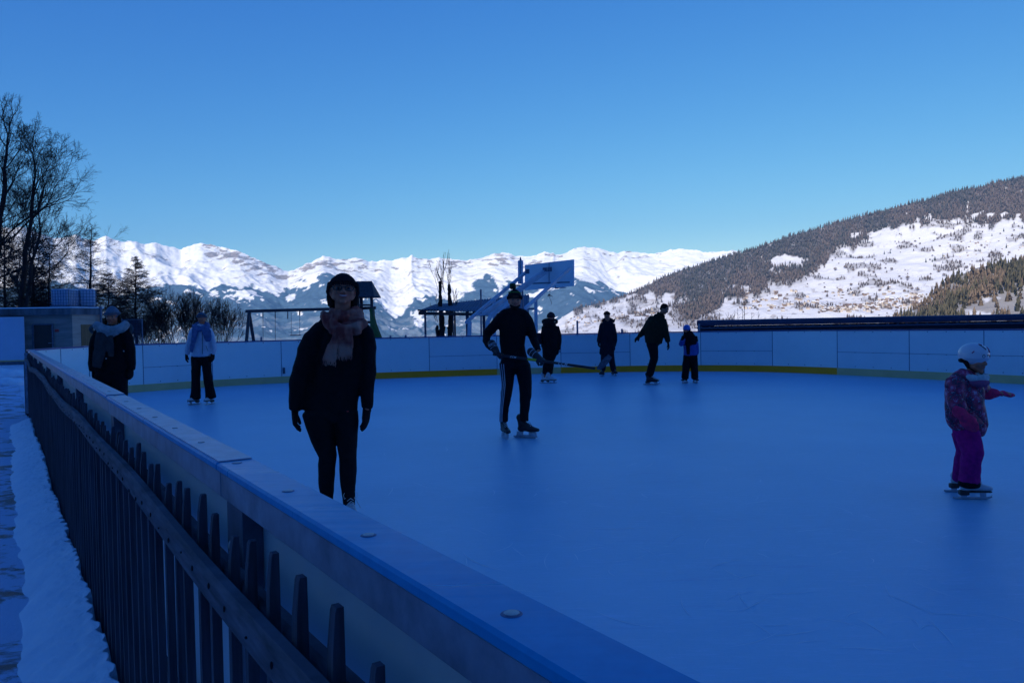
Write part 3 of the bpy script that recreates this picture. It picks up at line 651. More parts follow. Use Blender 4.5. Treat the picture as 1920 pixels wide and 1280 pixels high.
nt.links.new(bump(nt, nn, .6, .008), pb.inputs['Normal']); pb.inputs['Specular IOR Level'].default_value = .2
link('snow_bank', fast_mesh('snow_bank', B0.reshape(-1, 3), grid_faces(nsn, nof)), snow, smooth=True, kind='structure', label='lumpy bank of shovelled snow along the fence')
# trodden path: dark wet ground with snow left on it
pm = bpy.data.materials.new('slushy_path'); pm.use_nodes = True; nt = pm.node_tree; pb = nt.nodes['Principled BSDF']
a1 = noise_node(nt, 1, 8, .7, (1.8, 2.4, 1, .58), dist=.5); a2 = noise_node(nt, 40, 5, .7)
msk = ramp(nt, a1, [(0.41, (0, 0, 0)), (0.47, (1, 1, 1))])
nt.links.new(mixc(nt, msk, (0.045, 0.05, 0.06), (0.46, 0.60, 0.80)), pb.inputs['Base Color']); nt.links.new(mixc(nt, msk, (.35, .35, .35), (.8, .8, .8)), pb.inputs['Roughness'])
nt.links.new(bump(nt, a2, .5, .02), pb.inputs['Normal'])
NS, NO = 200, 60
S, O = np.meshgrid(np.linspace(-3, 27, NS), np.linspace(.30, -7.5, NO), indexing='ij')
Zp = -.012 + np.where(O < -.2, .05 * np.clip(fbm(S * .9, O * 1.4, None, 4, 66), 0, 1), 0)
Bp = np.stack([S * U.x + O * N.x, S * U.y + O * N.y, Zp], -1)
link('path', fast_mesh('path', Bp.reshape(-1, 3), grid_faces(NS, NO)), pm, smooth=True, kind='structure', label='dark wet path with patches of trodden snow')
# heaps of cleared snow beyond the end of the fence
for q, (x, y, rx, ry, rz) in enumerate([(-2, 700, .9, .6, .30), (12, 714, .5, .5, .2), (20, 692, .7, .4, .12)]):
    p = G(x, y + 6, 0); mb = MB().ell((0, 0, 0), (rx, ry, rz), n=32, m=18); ms = remesh(mb, 'snow_heap', .05, 2, fold=.05, fscale=4)
    o = link('snow_heap', ms, snow, smooth=True, kind='stuff', label=['small heap of cleared snow at the left edge', 'low heap of snow near the fence end', 'flat patch of snow before the white panel'][q]); o.location = p
# ------------------------------------------------------------------ buildings at the left
conc = mat('board_marked_concrete', (0.24, 0.23, 0.22), .9, var=.35, scale=1.0, bmp=.3, bdist=.01, stretch=(.5, .5, 4), spec=.2, detail=8)
conc2 = mat('pale_concrete', (0.44, 0.36, 0.30), .9, var=.25, scale=1.0, bmp=.3, bdist=.01, stretch=(.5, .5, 4), spec=.2)
dkdoor = mat('dark_brown_door', (0.030, 0.028, 0.026), .6, scale=3); oak = mat('wooden_door', (0.20, 0.115, 0.05), .7, var=.3, scale=1, stretch=(20, 20, 1.5))
Y0 = 37.0
pL = XH(-260, Y0 - 1.5); pC = XH(136, Y0); pR = XH(191, Y0 + 1.6); zr = 2.62
bld = thing('utility_building', 'low flat concrete building with dark door behind the rink corner', 'building', (pC + pL) / 2)
def wall_quad(a, b, z0, z1, thick, mb=None, off=0.0):
    mb = mb or MB(); t = (b - a).normalized(); n = Vector((t.y, -t.x, 0)); a2 = a + n * off; b2 = b + n * off   # n points to the camera
    v = []
    for z in (z0, z1):
        for q in (a2, b2, b2 - n * thick, a2 - n * thick): v.append((q.x, q.y, z))
    return mb.add(v, [(3, 2, 1, 0), (4, 5, 6, 7), (0, 1, 5, 4), (1, 2, 6, 5), (2, 3, 7, 6), (3, 0, 4, 7)])
wall_quad(pL, pC, -.3, zr - .32, .3).build('wall', conc, bld); wall_quad(pC, pR, -.3, zr - .32, .3).build('wall', conc2, bld)
pB = XH(186, Y0 + 9); wall_quad(pR, pB, -.3, zr - .32, .3).build('wall', conc, bld)
rf = MB(); tops = [pL + Vector((-.2, -.12, 0)), pC + Vector((0.02, -.14, 0)), pR + Vector((.12, -.10, 0)), pB, pL + Vector((0, 8, 0))]
rf.add([(q.x, q.y, zr - .32) for q in tops] + [(q.x, q.y, zr) for q in tops], [tuple(range(5))[::-1], tuple(range(5, 10))] + [(i, (i + 1) % 5, (i + 1) % 5 + 5, i + 5) for i in range(5)])
ro = rf.build('roof', mat('roof_slab_concrete', (0.10, 0.125, 0.15), .9, var=.5, scale=1.0, stretch=(3, 3, .6)), bld)
sn = MB(); sn.add([(q.x, q.y + .1, zr + .002) for q in tops] + [(q.x, q.y + .18, zr + .05) for q in tops], [tuple(range(5, 10))] + [(i, (i + 1) % 5, (i + 1) % 5 + 5, i + 5) for i in range(5)]); sn.build('roof_snow', snow, ro)
def on_wall(a, b, x0, x1):
    """points of the wall line a-b at image columns x0, x1"""
    out = []
    for x in (x0, x1):
        d = XH(x, 10.0); d.z = 0; t = b - a; s = (a.x * d.y - a.y * d.x) / (t.y * d.x - t.x * d.y); out.append(a + t * s)
    return out
def zpx(y, x, Yd): return 1.4 + (horizon(x) - y) / F * Yd
a, b = on_wall(pL, pC, 63, 100); dd = wall_quad(a, b, -.1, zpx(609, 80, 37), .05, off=.02).build('door', dkdoor, bld)
q = b.lerp(a, .12); MB().box(q + Vector((0, -.10, .95)), (.14, .05, .03)).build('handle', bolt_m, dd)
fr = MB(); z1 = zpx(609, 80, 37)
for e in (a, b): fr.box(e + Vector((0, -.05, z1 / 2 - .05)), (.06, .07, z1 + .1))
fr.box((a + b) / 2 + Vector((0, -.05, z1 + .03)), ((b - a).length + .06, .07, .06)); fr.build('door_frame', post_m, bld)
a, b = on_wall(pC, pR, 152, 175); wall_quad(a, b, -.1, zpx(608.5, 160, 38), .05, off=.02).build('door', oak, bld, label='pale wooden door')
a, b = on_wall(pL, pC, 103.5, 110.5); wall_quad(a, b, zpx(622, 107, 37), zpx(617, 107, 37), .03, off=.035).build('wall_sign', mat('red_enamel', (0.42, 0.03, 0.03), .4), bld)
p = XH(192, Y0 + 1.5); MB().tube([p + Vector((0, -.1, 0)), p + Vector((0, -.1, zr + .05))], .06, 8).build('downpipe', post_m, bld)
# big white panel leaning at the building
a, b = on_wall(pL + Vector((0, -.5, 0)), pC + Vector((0, -.5, 0)), -70, 45); pz0, pz1 = zpx(677, 20, 36), zpx(594, 20, 36)
wp = thing('white_panel', 'big plain white panel standing against the concrete building at the left edge', 'panel', ((a + b) / 2).to_tuple())
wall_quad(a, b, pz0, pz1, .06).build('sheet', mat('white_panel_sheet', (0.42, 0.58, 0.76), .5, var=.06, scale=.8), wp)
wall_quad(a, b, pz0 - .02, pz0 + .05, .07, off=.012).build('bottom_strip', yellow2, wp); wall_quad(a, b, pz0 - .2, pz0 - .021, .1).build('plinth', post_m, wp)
# liquid tanks in wire cages on the roof
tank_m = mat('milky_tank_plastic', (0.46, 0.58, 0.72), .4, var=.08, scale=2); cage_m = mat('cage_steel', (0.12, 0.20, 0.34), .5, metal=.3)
def tank(x0, x1, Yd, rot, label):
    p = XH((x0 + x1) / 2, Yd, zr + .06); w = (x1 - x0) / F * Yd; h = zpx(543.5, x0, Yd) - zr - .07
    t = thing('liquid_tank', label, 'tank', p, 'caged liquid tanks on the flat roof'); Mr = Matrix.Rotation(rot, 4, 'Z'); dp = 1.0; w = w * .93 if rot == 0 else 1.0
    m = MB(); m.box(p + Vector((0, 0, h / 2 + .05)), (w - .06, dp - .06, h - .12), Mr, .06); m.build('container', tank_m, t, True)
    MB().box(p + Vector((0, 0, h)), (w * .92, dp * .9, .05), Mr, .02).build('snow_cover', snow, t, True)
    c = MB()
    for i in range(8):
        for s in (-1, 1):
            xx = -w / 2 + w * i / 7; c.box(p + Mr @ Vector((xx, s * dp / 2, h / 2)), (.022, .022, h - .05), Mr)
            c.box(p + Mr @ Vector((s * w / 2, -dp / 2 + dp * i / 7, h / 2)), (.022, .022, h - .05), Mr)
    for i in range(6):
        z = .1 + (h - .15) * i / 5
        for s in (-1, 1): c.box(p + Mr @ Vector((0, s * (dp / 2 + .012), z)), (w, .022, .022), Mr); c.box(p + Mr @ Vector((s * (w / 2 + .012), 0, z)), (.022, dp, .022), Mr)
    c.build('wire_cage', cage_m, t); MB().box(p + Vector((0, 0, .0)), (w, dp, .1), Mr).build('pallet', post_m, t)
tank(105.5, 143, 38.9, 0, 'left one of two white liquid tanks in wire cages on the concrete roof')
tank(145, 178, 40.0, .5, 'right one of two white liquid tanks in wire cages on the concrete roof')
# net screen by the corner
a, b = XH(229, 27), XH(267, 27)
ns = thing('net_screen', 'tall dark net screen standing behind the boards near the bushes', 'screen', (a + b) / 2)
c = MB()
for q in (a, b): c.tube([q, q + Vector((0, 0, 1.85))], .022, 6)
c.tube([a + Vector((0, 0, 1.84)), b + Vector((0, 0, 1.84))], .012, 6); c.build('frame', post_m, ns)
c = MB(); 
for i in range(15): q = a.lerp(b, i / 14); c.tube([q, q + Vector((0, 0, 1.82))], .0055, 4)
for i in range(36): c.tube([a + Vector((0, 0, .05 * i + .05)), b + Vector((0, 0, .05 * i + .05))], .0045, 4)
c.build('net', mat('net_cord', (0.03, 0.06, 0.12), .8), ns)

# ------------------------------------------------------------------ bare trees
bark = mat('dark_bark', (0.045, 0.035, 0.032), .95, var=.3, scale=3, spec=.1, bmp=.4, bdist=.02)
twig = mat('twig_bark', (0.050, 0.038, 0.034), .95, var=.3, scale=3, spec=.1)
twig_l = mat('larch_twigs', (0.075, 0.058, 0.048), .95, var=.3, scale=3, spec=.1)
def grow(rg, segs, p, d, L, r, lvl, maxl, up=.12, spread=.5, kink=.12, minr=.008, nchild=(2, 3)):
    """a limb that wanders, forks and thins"""
    k = max(3, int(L / .5)) if lvl < 2 else 4; st = L / k; pts = [p]; r0 = r
    for i in range(k):
        d = (d + Vector((rg.gauss(0, kink), rg.gauss(0, kink), rg.gauss(0, kink) + up * .25))).normalized(); q = p + d * st; r1 = max(minr, r0 * (1 - .42 / k))
        segs.append((p.copy(), q.copy(), r0, r1)); p = q; r0 = r1; pts.append((p.copy(), d.copy(), r0))
        if lvl < maxl and i >= (1 if lvl else 0) and rg.random() < (.75 if lvl < 2 else .9):
            for _ in range(1 if lvl else rg.choice((1, 2))):
                ax = d.cross(Vector((rg.gauss(0, 1), rg.gauss(0, 1), rg.gauss(0, 1)))).normalized(); ang = rg.uniform(.45, 1.0) * spread * 1.5
                nd = Matrix.Rotation(ang, 3, ax) @ d; nd.z += up; nd.normalize()
                grow(rg, segs, p.copy(), nd, L * rg.uniform(.42, .62), max(minr, r0 * .52), lvl + 1, maxl, up, spread, kink * 1.15, minr)
    if lvl < maxl:
        for _ in range(2):
            ax = d.cross(Vector((rg.gauss(0, 1), rg.gauss(0, 1), rg.gauss(0, 1)))).normalized(); nd = Matrix.Rotation(rg.uniform(.2, .5) * spread * 1.6, 3, ax) @ d
            grow(rg, segs, p.copy(), nd, L * rg.uniform(.5, .7), max(minr, r0 * .75), lvl + 1, maxl, up, spread, kink * 1.15, minr)
def bare_tree(name, base, stems, label, group, seed, maxl=4, minr=.012, up=.16, spread=.55):
    rg = random.Random(seed); t = thing(name, label, 'tree', base, group); tr_s = []; cr = []
    for (dx, dy, dz, L, r, pts) in stems:
        tr_s = []
        # trunk through given points, limbs off it
        p = base + Vector((dx, dy, dz)); k = len(pts); prev = p; rr_ = r
        for i, q in enumerate(pts):
            q = base + Vector(q); n = max(2, int((q - prev).length / .8)); a = prev
            for j in range(n):
                b = prev.lerp(q, (j + 1) / n) + Vector((rg.gauss(0, .06), rg.gauss(0, .06), 0)); r1 = max(.03, rr_ * (1 - .8 / (n * k)))
                tr_s.append((a.copy(), b.copy(), rr_, r1)); a = b; rr_ = r1; h = (b.z - base.z)
                if h > L * .22:
                    for _ in range(rg.choice((1, 1, 2))):
                        an = rg.uniform(0, 6.28); el = rg.uniform(.55, 1.2); nd = Vector((math.cos(an) * math.cos(el), math.sin(an) * math.cos(el), math.sin(el)))
                        grow(rg, cr, a.copy(), nd, (.12 * L + .24 * (L - h)) * rg.uniform(.65, 1.15), max(minr, rr_ * .42), 1, maxl, up, spread, .13, minr)
            prev = a
        grow(rg, cr, prev.copy(), Vector((0, 0, 1)), L * .16, rr_, 1, maxl, up, spread, .13, minr)
        link('trunk', seg_mesh('trunk', tr_s, 8), bark, t, True)
    link('crown', seg_mesh('crown', cr, 3), twig, t); return len(cr)
b0 = XH(20, 44)
n_ = bare_tree('deciduous_tree', b0, [(-.9, 0, 0, 12.2, .24, [(-.9, 0, 4.6), (-.5, .3, 8.2), (-.1, .2, 10.8)]), (.3, .2, 0, 11.2, .19, [(.7, .1, 4), (1.0, .2, 7), (1.6, .1, 9.8)]),
     (.5, -.2, 0, 9.6, .15, [(.9, 0, 3.2), (1.4, -.2, 5.4), (2.0, -.3, 7.2)])], 'tall leafless tree with several stems rising at the left edge above the concrete building', None, 4, 5, .0055)
n2_ = bare_tree('deciduous_tree', XH(-75, 46), [(0, 0, 0, 13.2, .26, [(0, 0, 5), (.4, 0, 9), (.8, 0, 11.6)]), (.6, 0, 0, 11, .18, [(1.0, 0, 4.5), (1.6, 0, 9)])], 'leafless tree mostly cut off by the left edge of the picture', None, 9, 5, .0055)
def larch(x, ytop, Yd, label, group, seed, wide=1.0, dens=1.0, x_base=None, minr=.008, zlow=1.2):
    rg = random.Random(seed); base = XH(x if x_base is None else x_base, Yd); top = P(x, ytop, Yd); H = top.z; t = thing('larch_tree', label, 'tree', base, group)
    tr_s = []; cr = []; n = 16; a = base.copy()
    for i in range(n):
        b = base.lerp(top, (i + 1) / n) + Vector((rg.gauss(0, .02), rg.gauss(0, .02), 0)); tr_s.append((a.copy(), b.copy(), .016 * H * (1 - i / n) + .012, .016 * H * (1 - (i + 1) / n) + .012)); a = b
    for k in range(int(H * 12 * dens)):
        f = rg.random() ** 1.25; z = zlow + (H - zlow) * f; c = base.lerp(top, z / H); an = rg.uniform(0, 6.28); L = (.24 * (H - z) * rg.uniform(.6, 1.15) + .08) * wide; L = min(L, .17 * H * wide)
        d = Vector((math.cos(an), math.sin(an), rg.uniform(-.05, .35))); p = c; m = max(3, int(L / .35)); r0 = .008 + .006 * L
        for j in range(m):
            d = (d + Vector((rg.gauss(0, .10), rg.gauss(0, .10), rg.gauss(0, .08) + .03))).normalized(); q = p + d * (L / m); cr.append((p.copy(), q.copy(), r0, max(minr, r0 * .8))); r0 = max(minr, r0 * .8); p = q
            for _ in range(3):
                dd_ = (d + Vector((rg.gauss(0, .8), rg.gauss(0, .8), rg.gauss(0, .45) - .12))).normalized(); l = rg.uniform(.15, .55) * min(1, L); e = p + dd_ * l; cr.append((p.copy(), e, minr, minr * .7))
                for _ in range(2):
                    e2 = e + (dd_ + Vector((rg.gauss(0, .9), rg.gauss(0, .9), rg.gauss(0, .5)))).normalized() * l * .6; cr.append((p.lerp(e, rg.uniform(.4, 1)), e2, minr * .8, minr * .6))
    link('trunk', seg_mesh('trunk', tr_s, 7), bark, t, True); link('crown', seg_mesh('crown', cr, 3), twig_l if dens < 1.5 else twig, t); return len(cr)
ns_ = 0
ns_ += larch(171, 420, 58, 'slender leafless larch whose tip rises above the snowy ridge beside the caged tanks', None, 21, 1.35, 1.3, 166, .008, 4)
ns_ += larch(254, 482, 52, 'broad dark larch with wide branches between the tanks and the bushes', None, 22, 1.9, 3.4, None, .009)
ns_ += larch(62, 425, 56, 'dense dark larch behind the tall leafless tree at left', 'dense larches behind the leafless tree', 23, 1.9, 2.7, None, .009)
ns_ += larch(92, 446, 60, 'larch just left of the caged tanks, behind the leafless tree', 'dense larches behind the leafless tree', 24, 1.9, 2.4, None, .009)
ns_ += larch(8, 430, 58, 'larch at the far left edge behind the leafless tree', 'dense larches behind the leafless tree', 27, 1.9, 2.6, None, .009)
ns_ += larch(203, 513, 55, 'smaller dark larch right behind the caged tanks', None, 25, 2.1, 2.8, None, .009)
ns_ += larch(222, 560, 49, 'low dark larch behind the woman with the pale scarf', None, 26, 2.3, 2.6, None, .009)
# bushes: fans of upright stems
def bush(x, ytop, Yd, wpx, label, seed, n=34, lean=0.0, maxl=4):
    rg = random.Random(seed); base = XH(x, Yd, -.3); H = P(x, ytop, Yd).z + .3; w = wpx / F * Yd; cr = []
    for k in range(int(n * .62)):
        a = rg.uniform(-1, 1); p = base + Vector((a * w * .28, rg.uniform(-.8, .8), 0)); d = Vector((a * .55 + lean + rg.gauss(0, .08), rg.gauss(0, .18), 1)).normalized(); L = H * (1 - .28 * a * a) * rg.uniform(.55, .8)
        grow(rg, cr, p, d, L * .72, rg.uniform(.014, .026), 1, maxl, .16, .46, .08, .006)
    return link('bush', seg_mesh('bush', cr, 3), twig, label=label, cat='bush', group='leafless bushes behind the far boards'), len(cr)
for i, (x, yt, Yd, w, n, ln, lb) in enumerate([(300, 560, 46, 70, 36, -.05, 'leafless bush standing directly right of the broad dark larch'), (338, 548, 47, 80, 44, 0, 'tallest leafless bush, just left of the skater in the white jacket'), (376, 560, 46, 70, 34, .08, 'leafless bush behind the head of the skater in the white jacket'),
        (408, 578, 45, 60, 26, .25, 'rightmost leafless bush leaning right beside the white-jacketed skater'), (275, 590, 44, 60, 24, 0, 'low leafless bush in front of the broad dark larch'), (246, 604, 43, 60, 20, 0, 'low leafless bush behind the net screen')]):
    o, k = bush(x, yt, Yd, w, lb, 40 + i, n, ln); ns_ += k
print('tree segments', n_, n2_, ns_)

# pollarded tree with two stumps
Yp = 37.5; pt = thing('pollarded_tree', 'pollarded tree with two thick knobbly stems and thin shoots behind the shelter', 'tree', XH(838, Yp))
def stem(pts, seed):
    mb = MB(); c = [P(x, y, Yp) for x, y, r in pts]; mb.tube(c, [r / F * Yp for x, y, r in pts], 12); rg = random.Random(seed)
    for _ in range(16):
        i = rg.randrange(1, len(pts)); x, y, r = pts[i]; mb.ell(P(x + rg.uniform(-.8, .8) * r, y + rg.uniform(-6, 6), Yp + rg.uniform(-.1, .1)), (r * .62 / F * Yp * rg.uniform(.6, 1.1),) * 3, n=8, m=6)
    return remesh(mb, 'trunk', .035, 1, .03, 5)
s1 = stem([(828, 640, 6.2), (829, 615, 5.6), (828, 595, 5.2), (826, 575, 4.4), (826, 560, 3.4), (825, 548, 3.6), (825, 536, 3.2), (824.5, 529, 2.6)], 1)
s2 = stem([(843, 640, 5.4), (844, 615, 5.2), (845, 590, 4.6), (844, 570, 4.6), (842, 552, 3.4), (843, 545, 4.4), (842, 535, 3.4)], 2)
s1l = MB().tube([P(822, 632, Yp), P(819, 616, Yp), P(820, 612, Yp)], [4 / F * Yp, 3.4 / F * Yp, 2.6 / F * Yp], 9)
link('trunk', s1, bark, pt, True); link('trunk', s2, bark, pt, True); s1l.build('cut_limb', bark, pt, True)
rg = random.Random(77); cr = []
for k in range(30):
    i = rg.choice([(825, 548), (826, 540), (834, 548), (842, 540), (843, 548), (834, 550), (822, 575), (848, 575), (850, 585), (818, 600), (846, 560)])
    p = P(i[0] + rg.uniform(-3, 3), i[1] + rg.uniform(-5, 5), Yp); d = Vector((rg.gauss(0, .22) + (i[0] - 834) * .02, rg.gauss(0, .15), 1)).normalized(); grow(rg, cr, p, d, rg.uniform(.4, 1.0) * (1.25 if i[1] < 555 else .6), .011, 2, 3, .25, .28, .07, .008)
link('crown', seg_mesh('crown', cr, 3), twig, pt)

# ------------------------------------------------------------------ shelter
sh = thing('open_shelter', 'open shelter with corrugated low roof on thin posts behind the far boards', 'shelter', XH(870, 36))
fl, frt, bl, brt = P(787, 581.5, 35), P(992, 585, 33.5), P(816, 570.5, 40), P(992, 552, 38)
fl, frt, bl, brt = [Vector(q) for q in (fl, frt, bl, brt)]
nv = 150; v = []; f = []
for j in range(2):
    for i in range(nv):
        t = i / (nv - 1); a = fl.lerp(frt, t); b = bl.lerp(brt, t); q = a.lerp(b, j); q = q + Vector((0, 0, .020 * math.sin(i * 1.5))); v.append(q)
for i in range(nv - 1): f.append((i, i + 1, nv + i + 1, nv + i))
corr = mat('corrugated_sheet', (0.05, 0.09, 0.17), .7, var=.3, scale=1.5, metal=.2)
mb = MB().add(v, f); mb.add([q - Vector((0, 0, .025)) for q in v], [tuple(reversed(q)) for q in f]); mb.build('roof', corr, sh)
dk = mat('dark_timber', (0.025, 0.026, 0.032), .8, var=.3, scale=4)
def beam(a, b, w, h, mat_, parent, name='beam', round_=False):
    a, b = Vector(a), Vector(b); t = (b - a); L = t.length; t.normalize(); up = Vector((0, 0, 1)) if abs(t.z) < .95 else Vector((0, 1, 0)); s = t.cross(up).normalized(); u2 = s.cross(t); M = Matrix((s, t, u2)).transposed()
    return (MB().tube([a, b], w / 2, 10, caps=False) if round_ else MB().box((a + b) / 2, (w, L, h), M.to_4x4(), min(w, h) * .12)).build(name, mat_, parent, round_)
dn = Vector((0, 0, -.14)); beam(fl + dn + Vector((-.05, 0, 0)), frt + dn, .10, .14, dk, sh); beam(bl + dn, brt + dn, .10, .16, dk, sh)
beam(fl + dn * .8, bl + dn * .8, .08, .12, dk, sh, 'rafter')
for t in (.25, .5, .75, .95): beam(fl.lerp(frt, t) + dn * .8, bl.lerp(brt, t) + dn * .8, .08, .12, dk, sh, 'rafter')
beam(P(783, 581.5, 35.2), P(824, 581, 35.2), .06, .07, dk, sh)
for x, Yd, w in ((797.5, 35.2, .09), (849.5, 38.5, .07), (853, 38.2, .09), (876.5, 34.8, .15), (907.5, 37.5, .14), (950, 35, .12)): q = XH(x, Yd); beam(q, q + Vector((0, 0, 2.12 if Yd < 36 else 2.25)), w, w, mat('shelter_post', (0.05, 0.08, 0.14), .6), sh, 'post')

# ------------------------------------------------------------------ basketball frame
steel_w = mat('pale_painted_steel', (0.42, 0.50, 0.60), .5, var=.15, scale=3); steel_d = mat('bare_steel', (0.10, 0.13, 0.19), .5, var=.2, scale=3)
bk = thing('basketball_frame', 'basketball backboard on a pale steel frame seen from behind above the far boards', 'basketball hoop', XH(1000, 28))
bA, bB, bC, bD = P(984, 496.8, 29.6), P(1076, 486.2, 28.6), P(1076, 536, 28.6), P(984, 544.5, 29.6)
nb_ = (bB - bA).cross(bD - bA).normalized()
if nb_.y < 0: nb_ = -nb_
mb = MB(); v = [q for q in (bA, bB, bC, bD)] + [q + nb_ * .04 for q in (bA, bB, bC, bD)]; mb.add(v, [(0, 1, 2, 3), (7, 6, 5, 4), (0, 4, 5, 1), (1, 5, 6, 2), (2, 6, 7, 3), (3, 7, 4, 0)])
bo = mb.build('backboard', mat('backboard_sheet', (0.68, 0.78, 0.84), .5, var=.05, scale=1), bk)
beam(bA.lerp(bB, .505) - nb_ * .006, bD.lerp(bC, .505) - nb_ * .006, .02, .012, steel_d, bo, 'joint_strip')
T = .11
beam(P(873, 605, 27.2), P(988, 509, 29.3), T, T, steel_w, bk, 'strut'); beam(P(985, 578, 26.4), P(1069, 502.5, 28.5), T, T, steel_w, bk, 'strut')
beam(P(905, 588, 27.0), P(1022, 506.5, 28.9), T, T, steel_w, bk, 'strut'); beam(P(914, 588, 27.4), P(1031, 505.5, 28.95), T * .9, T * .9, steel_w, bk, 'strut')
q0 = XH(876.5, 27.1); beam(q0 - Vector((0, 0, 0)), P(881, 602, 27.1), .14, .14, steel_w, bk, 'post')
for x, y, Yd in ((1004.5, 559, 26.9), (926.5, 561, 27.6)): q = XH(x, Yd); beam(q, P(x, y, Yd), .12, .12, steel_w, bk, 'post')
tb = MB().tube([P(957, 566, 27.2), P(935, 580, 27.1), P(920, 592, 27.1), P(914.5, 603, 27.1), XH(913.5, 27.1, .02)], .085, 10); tb.build('bent_tube', steel_w, bk, True)
beam(P(896, 590, 27.3), P(928, 588.5, 27.5), .07, .07, steel_w, bk, 'crossbar'); beam(P(975, 579.5, 26.9), P(1004, 578.5, 26.9), .07, .07, steel_d, bk, 'crossbar'); beam(P(966, 535, 28.3), P(985, 535, 28.6), .06, .06, steel_d, bk, 'crossbar')
beam(P(998, 531.5, 28.9) - nb_ * .04, P(1069, 529, 28.5) - nb_ * .04, .06, .05, steel_d, bk, 'crossbar')
for x, y in ((989, 509), (1022, 506), (1031, 505), (1070, 502)): MB().box(P(x, y, 28.9) - nb_ * .02, (.16, .16, .16)).build('bracket', steel_d, bk)
rc = bD.lerp(bC, .62) + nb_ * .45 + Vector((0, 0, .02)); 
mb = MB(); ring = [rc + Vector((.225 * math.cos(k * math.pi / 12), .225 * math.sin(k * math.pi / 12), 0)) for k in range(24)]
for k in range(24): mb.tube([ring[k], ring[(k + 1) % 24]], .014, 6)
mb.box(rc - nb_ * .3, (.12, .3, .1)); mb.build('rim', steel_d, bk)
mb = MB(); q = P(1031, 537, 28.9); mb.tube([q, q + Vector((0, 0, -.30)), q + Vector((-.05, 0, -.34)), q + Vector((.05, 0, -.60)), q + Vector((.06, 0, -.66))], .008, 5)
for k in range(6): mb.tube([q + Vector((-.04, 0, -.28)), q + Vector((-.1 + .04 * k, .02 * (k % 3), -.36 - .02 * (k % 2)))], .010, 5)
mb.build('torn_net', mat('net_rag', (0.05, 0.05, 0.06), .9), bk)
# column with a white cylinder, and a slim pole
lc = thing('beacon_column', 'slim pole with a pale vertical cylinder on top left of the backboard', 'pole', XH(978, 31)); q = XH(979, 31)
MB().tube([q, P(979.5, 532, 31)], .04, 8).build('pole', steel_d, lc, True)
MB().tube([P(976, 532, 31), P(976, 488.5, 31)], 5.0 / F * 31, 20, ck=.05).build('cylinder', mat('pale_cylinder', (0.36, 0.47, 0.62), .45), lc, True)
MB().tube([P(976, 488.5, 31), P(976, 482.5, 31)], [.05, .02], 8).build('tip', steel_d, lc, True); beam(P(976, 490, 30.88), P(976, 531, 30.88), .02, .02, steel_d, lc, 'seam_strip')
sp_ = thing('slim_pole', 'slim vertical pole in front of the shelter roof', 'pole', XH(901.5, 31)); q = XH(901.5, 31); MB().tube([q, P(901.5, 543.5, 31)], .035, 8).build('shaft', steel_d, sp_, True)

# ------------------------------------------------------------------ playground
pw = mat('playground_timber', (0.055, 0.05, 0.06), .8, var=.3, scale=4)
sw = thing('swing_set', 'timber swing set with dangling swings behind the far boards', 'swing set', XH(540, 30)); Ys = 31.0
beam(P(460.5, 583.5, Ys), P(705, 577, Ys + .6), .12, .12, pw, sw, 'top_beam')
for dy, s in ((-.0, -1), (.0, 1)):
    for xx in (467,):
        t = P(xx, 586, Ys); b = XH(456 if s < 0 else 481, Ys + s * .9); beam(b, t, .11, .11, pw, sw, 'leg')
ch = mat('dark_rope', (0.03, 0.04, 0.06), .7)
def rope(x0, y0, x1, y1, parent, r=.008): MB().tube([P(x0, y0, Ys + .1), P(x1, y1, Ys + .1)], r, 5).build('rope', ch, parent)
for x, ye in ((493, 640), (516, 642)): rope(x, 585, x + .3, ye, sw, .009); MB().tube([P(x, 585, Ys + .1), P(x, 596, Ys + .1)], .018, 6).build('hook', ch, sw)
rope(546, 585, 546, 627, sw); rope(562, 585, 562, 627.5, sw); MB().box((P(545.5, 628, Ys + .1) + P(562.5, 628.5, Ys + .1)) / 2, (.40, .16, .035), None, .01).build('swing_seat', ch, sw)
MB().tube([P(539.5, 585, Ys + .1), P(539.5, 597, Ys + .1)], .02, 6).build('hook', ch, sw); MB().tube([P(562, 584, Ys + .1), P(562, 590, Ys + .1)], .03, 6).build('hook', ch, sw)
tw = thing('play_tower', 'timber play tower with a shingled roof and a green slide behind the smiling woman', 'play tower', XH(685, 31)); Yt = 31.6
c0 = P(678, 540, Yt); w0 = 29.5 / F * Yt; zt = P(680, 527.5, Yt).z; zb = P(680, 556.5, Yt).z; xt = (P(697, 527, Yt).x - c0.x)
v = [(c0.x - w0, Yt - .8, zb), (c0.x + w0, Yt - .8, zb), (c0.x + w0, Yt + .8, zb), (c0.x - w0, Yt + .8, zb), (c0.x - xt, Yt, zt), (c0.x + xt, Yt, zt)]
mb = MB()
NSH = 7                                                            # rows of shingles as overlapping slabs
for sgn in (-1, 1):
    for k in range(NSH):
        t0, t1 = k / NSH, (k + 1) / NSH + .05; z0_, z1_ = zb + (zt - zb) * t0, zb + (zt - zb) * min(t1, 1); y0_, y1_ = sgn * .8 * (1 - t0), sgn * .8 * (1 - min(t1, 1)); xa_, xb_ = w0 + (xt - w0) * t0, w0 + (xt - w0) * min(t1, 1)
        mb.add([(c0.x - xa_, Yt + y0_ + sgn * .03, z0_), (c0.x + xa_, Yt + y0_ + sgn * .03, z0_), (c0.x + xb_, Yt + y1_, z1_ + .01), (c0.x - xb_, Yt + y1_, z1_ + .01), (c0.x - xa_, Yt + y0_, z0_ - .03), (c0.x + xa_, Yt + y0_, z0_ - .03)], [(0, 1, 2, 3), (0, 4, 5, 1)])
mb.add(v, [(0, 3, 4), (1, 5, 2), (3, 2, 1, 0)]); mb.build('roof', mat('roof_shingle', (0.045, 0.05, 0.065), .85, var=.4, scale=12), tw)
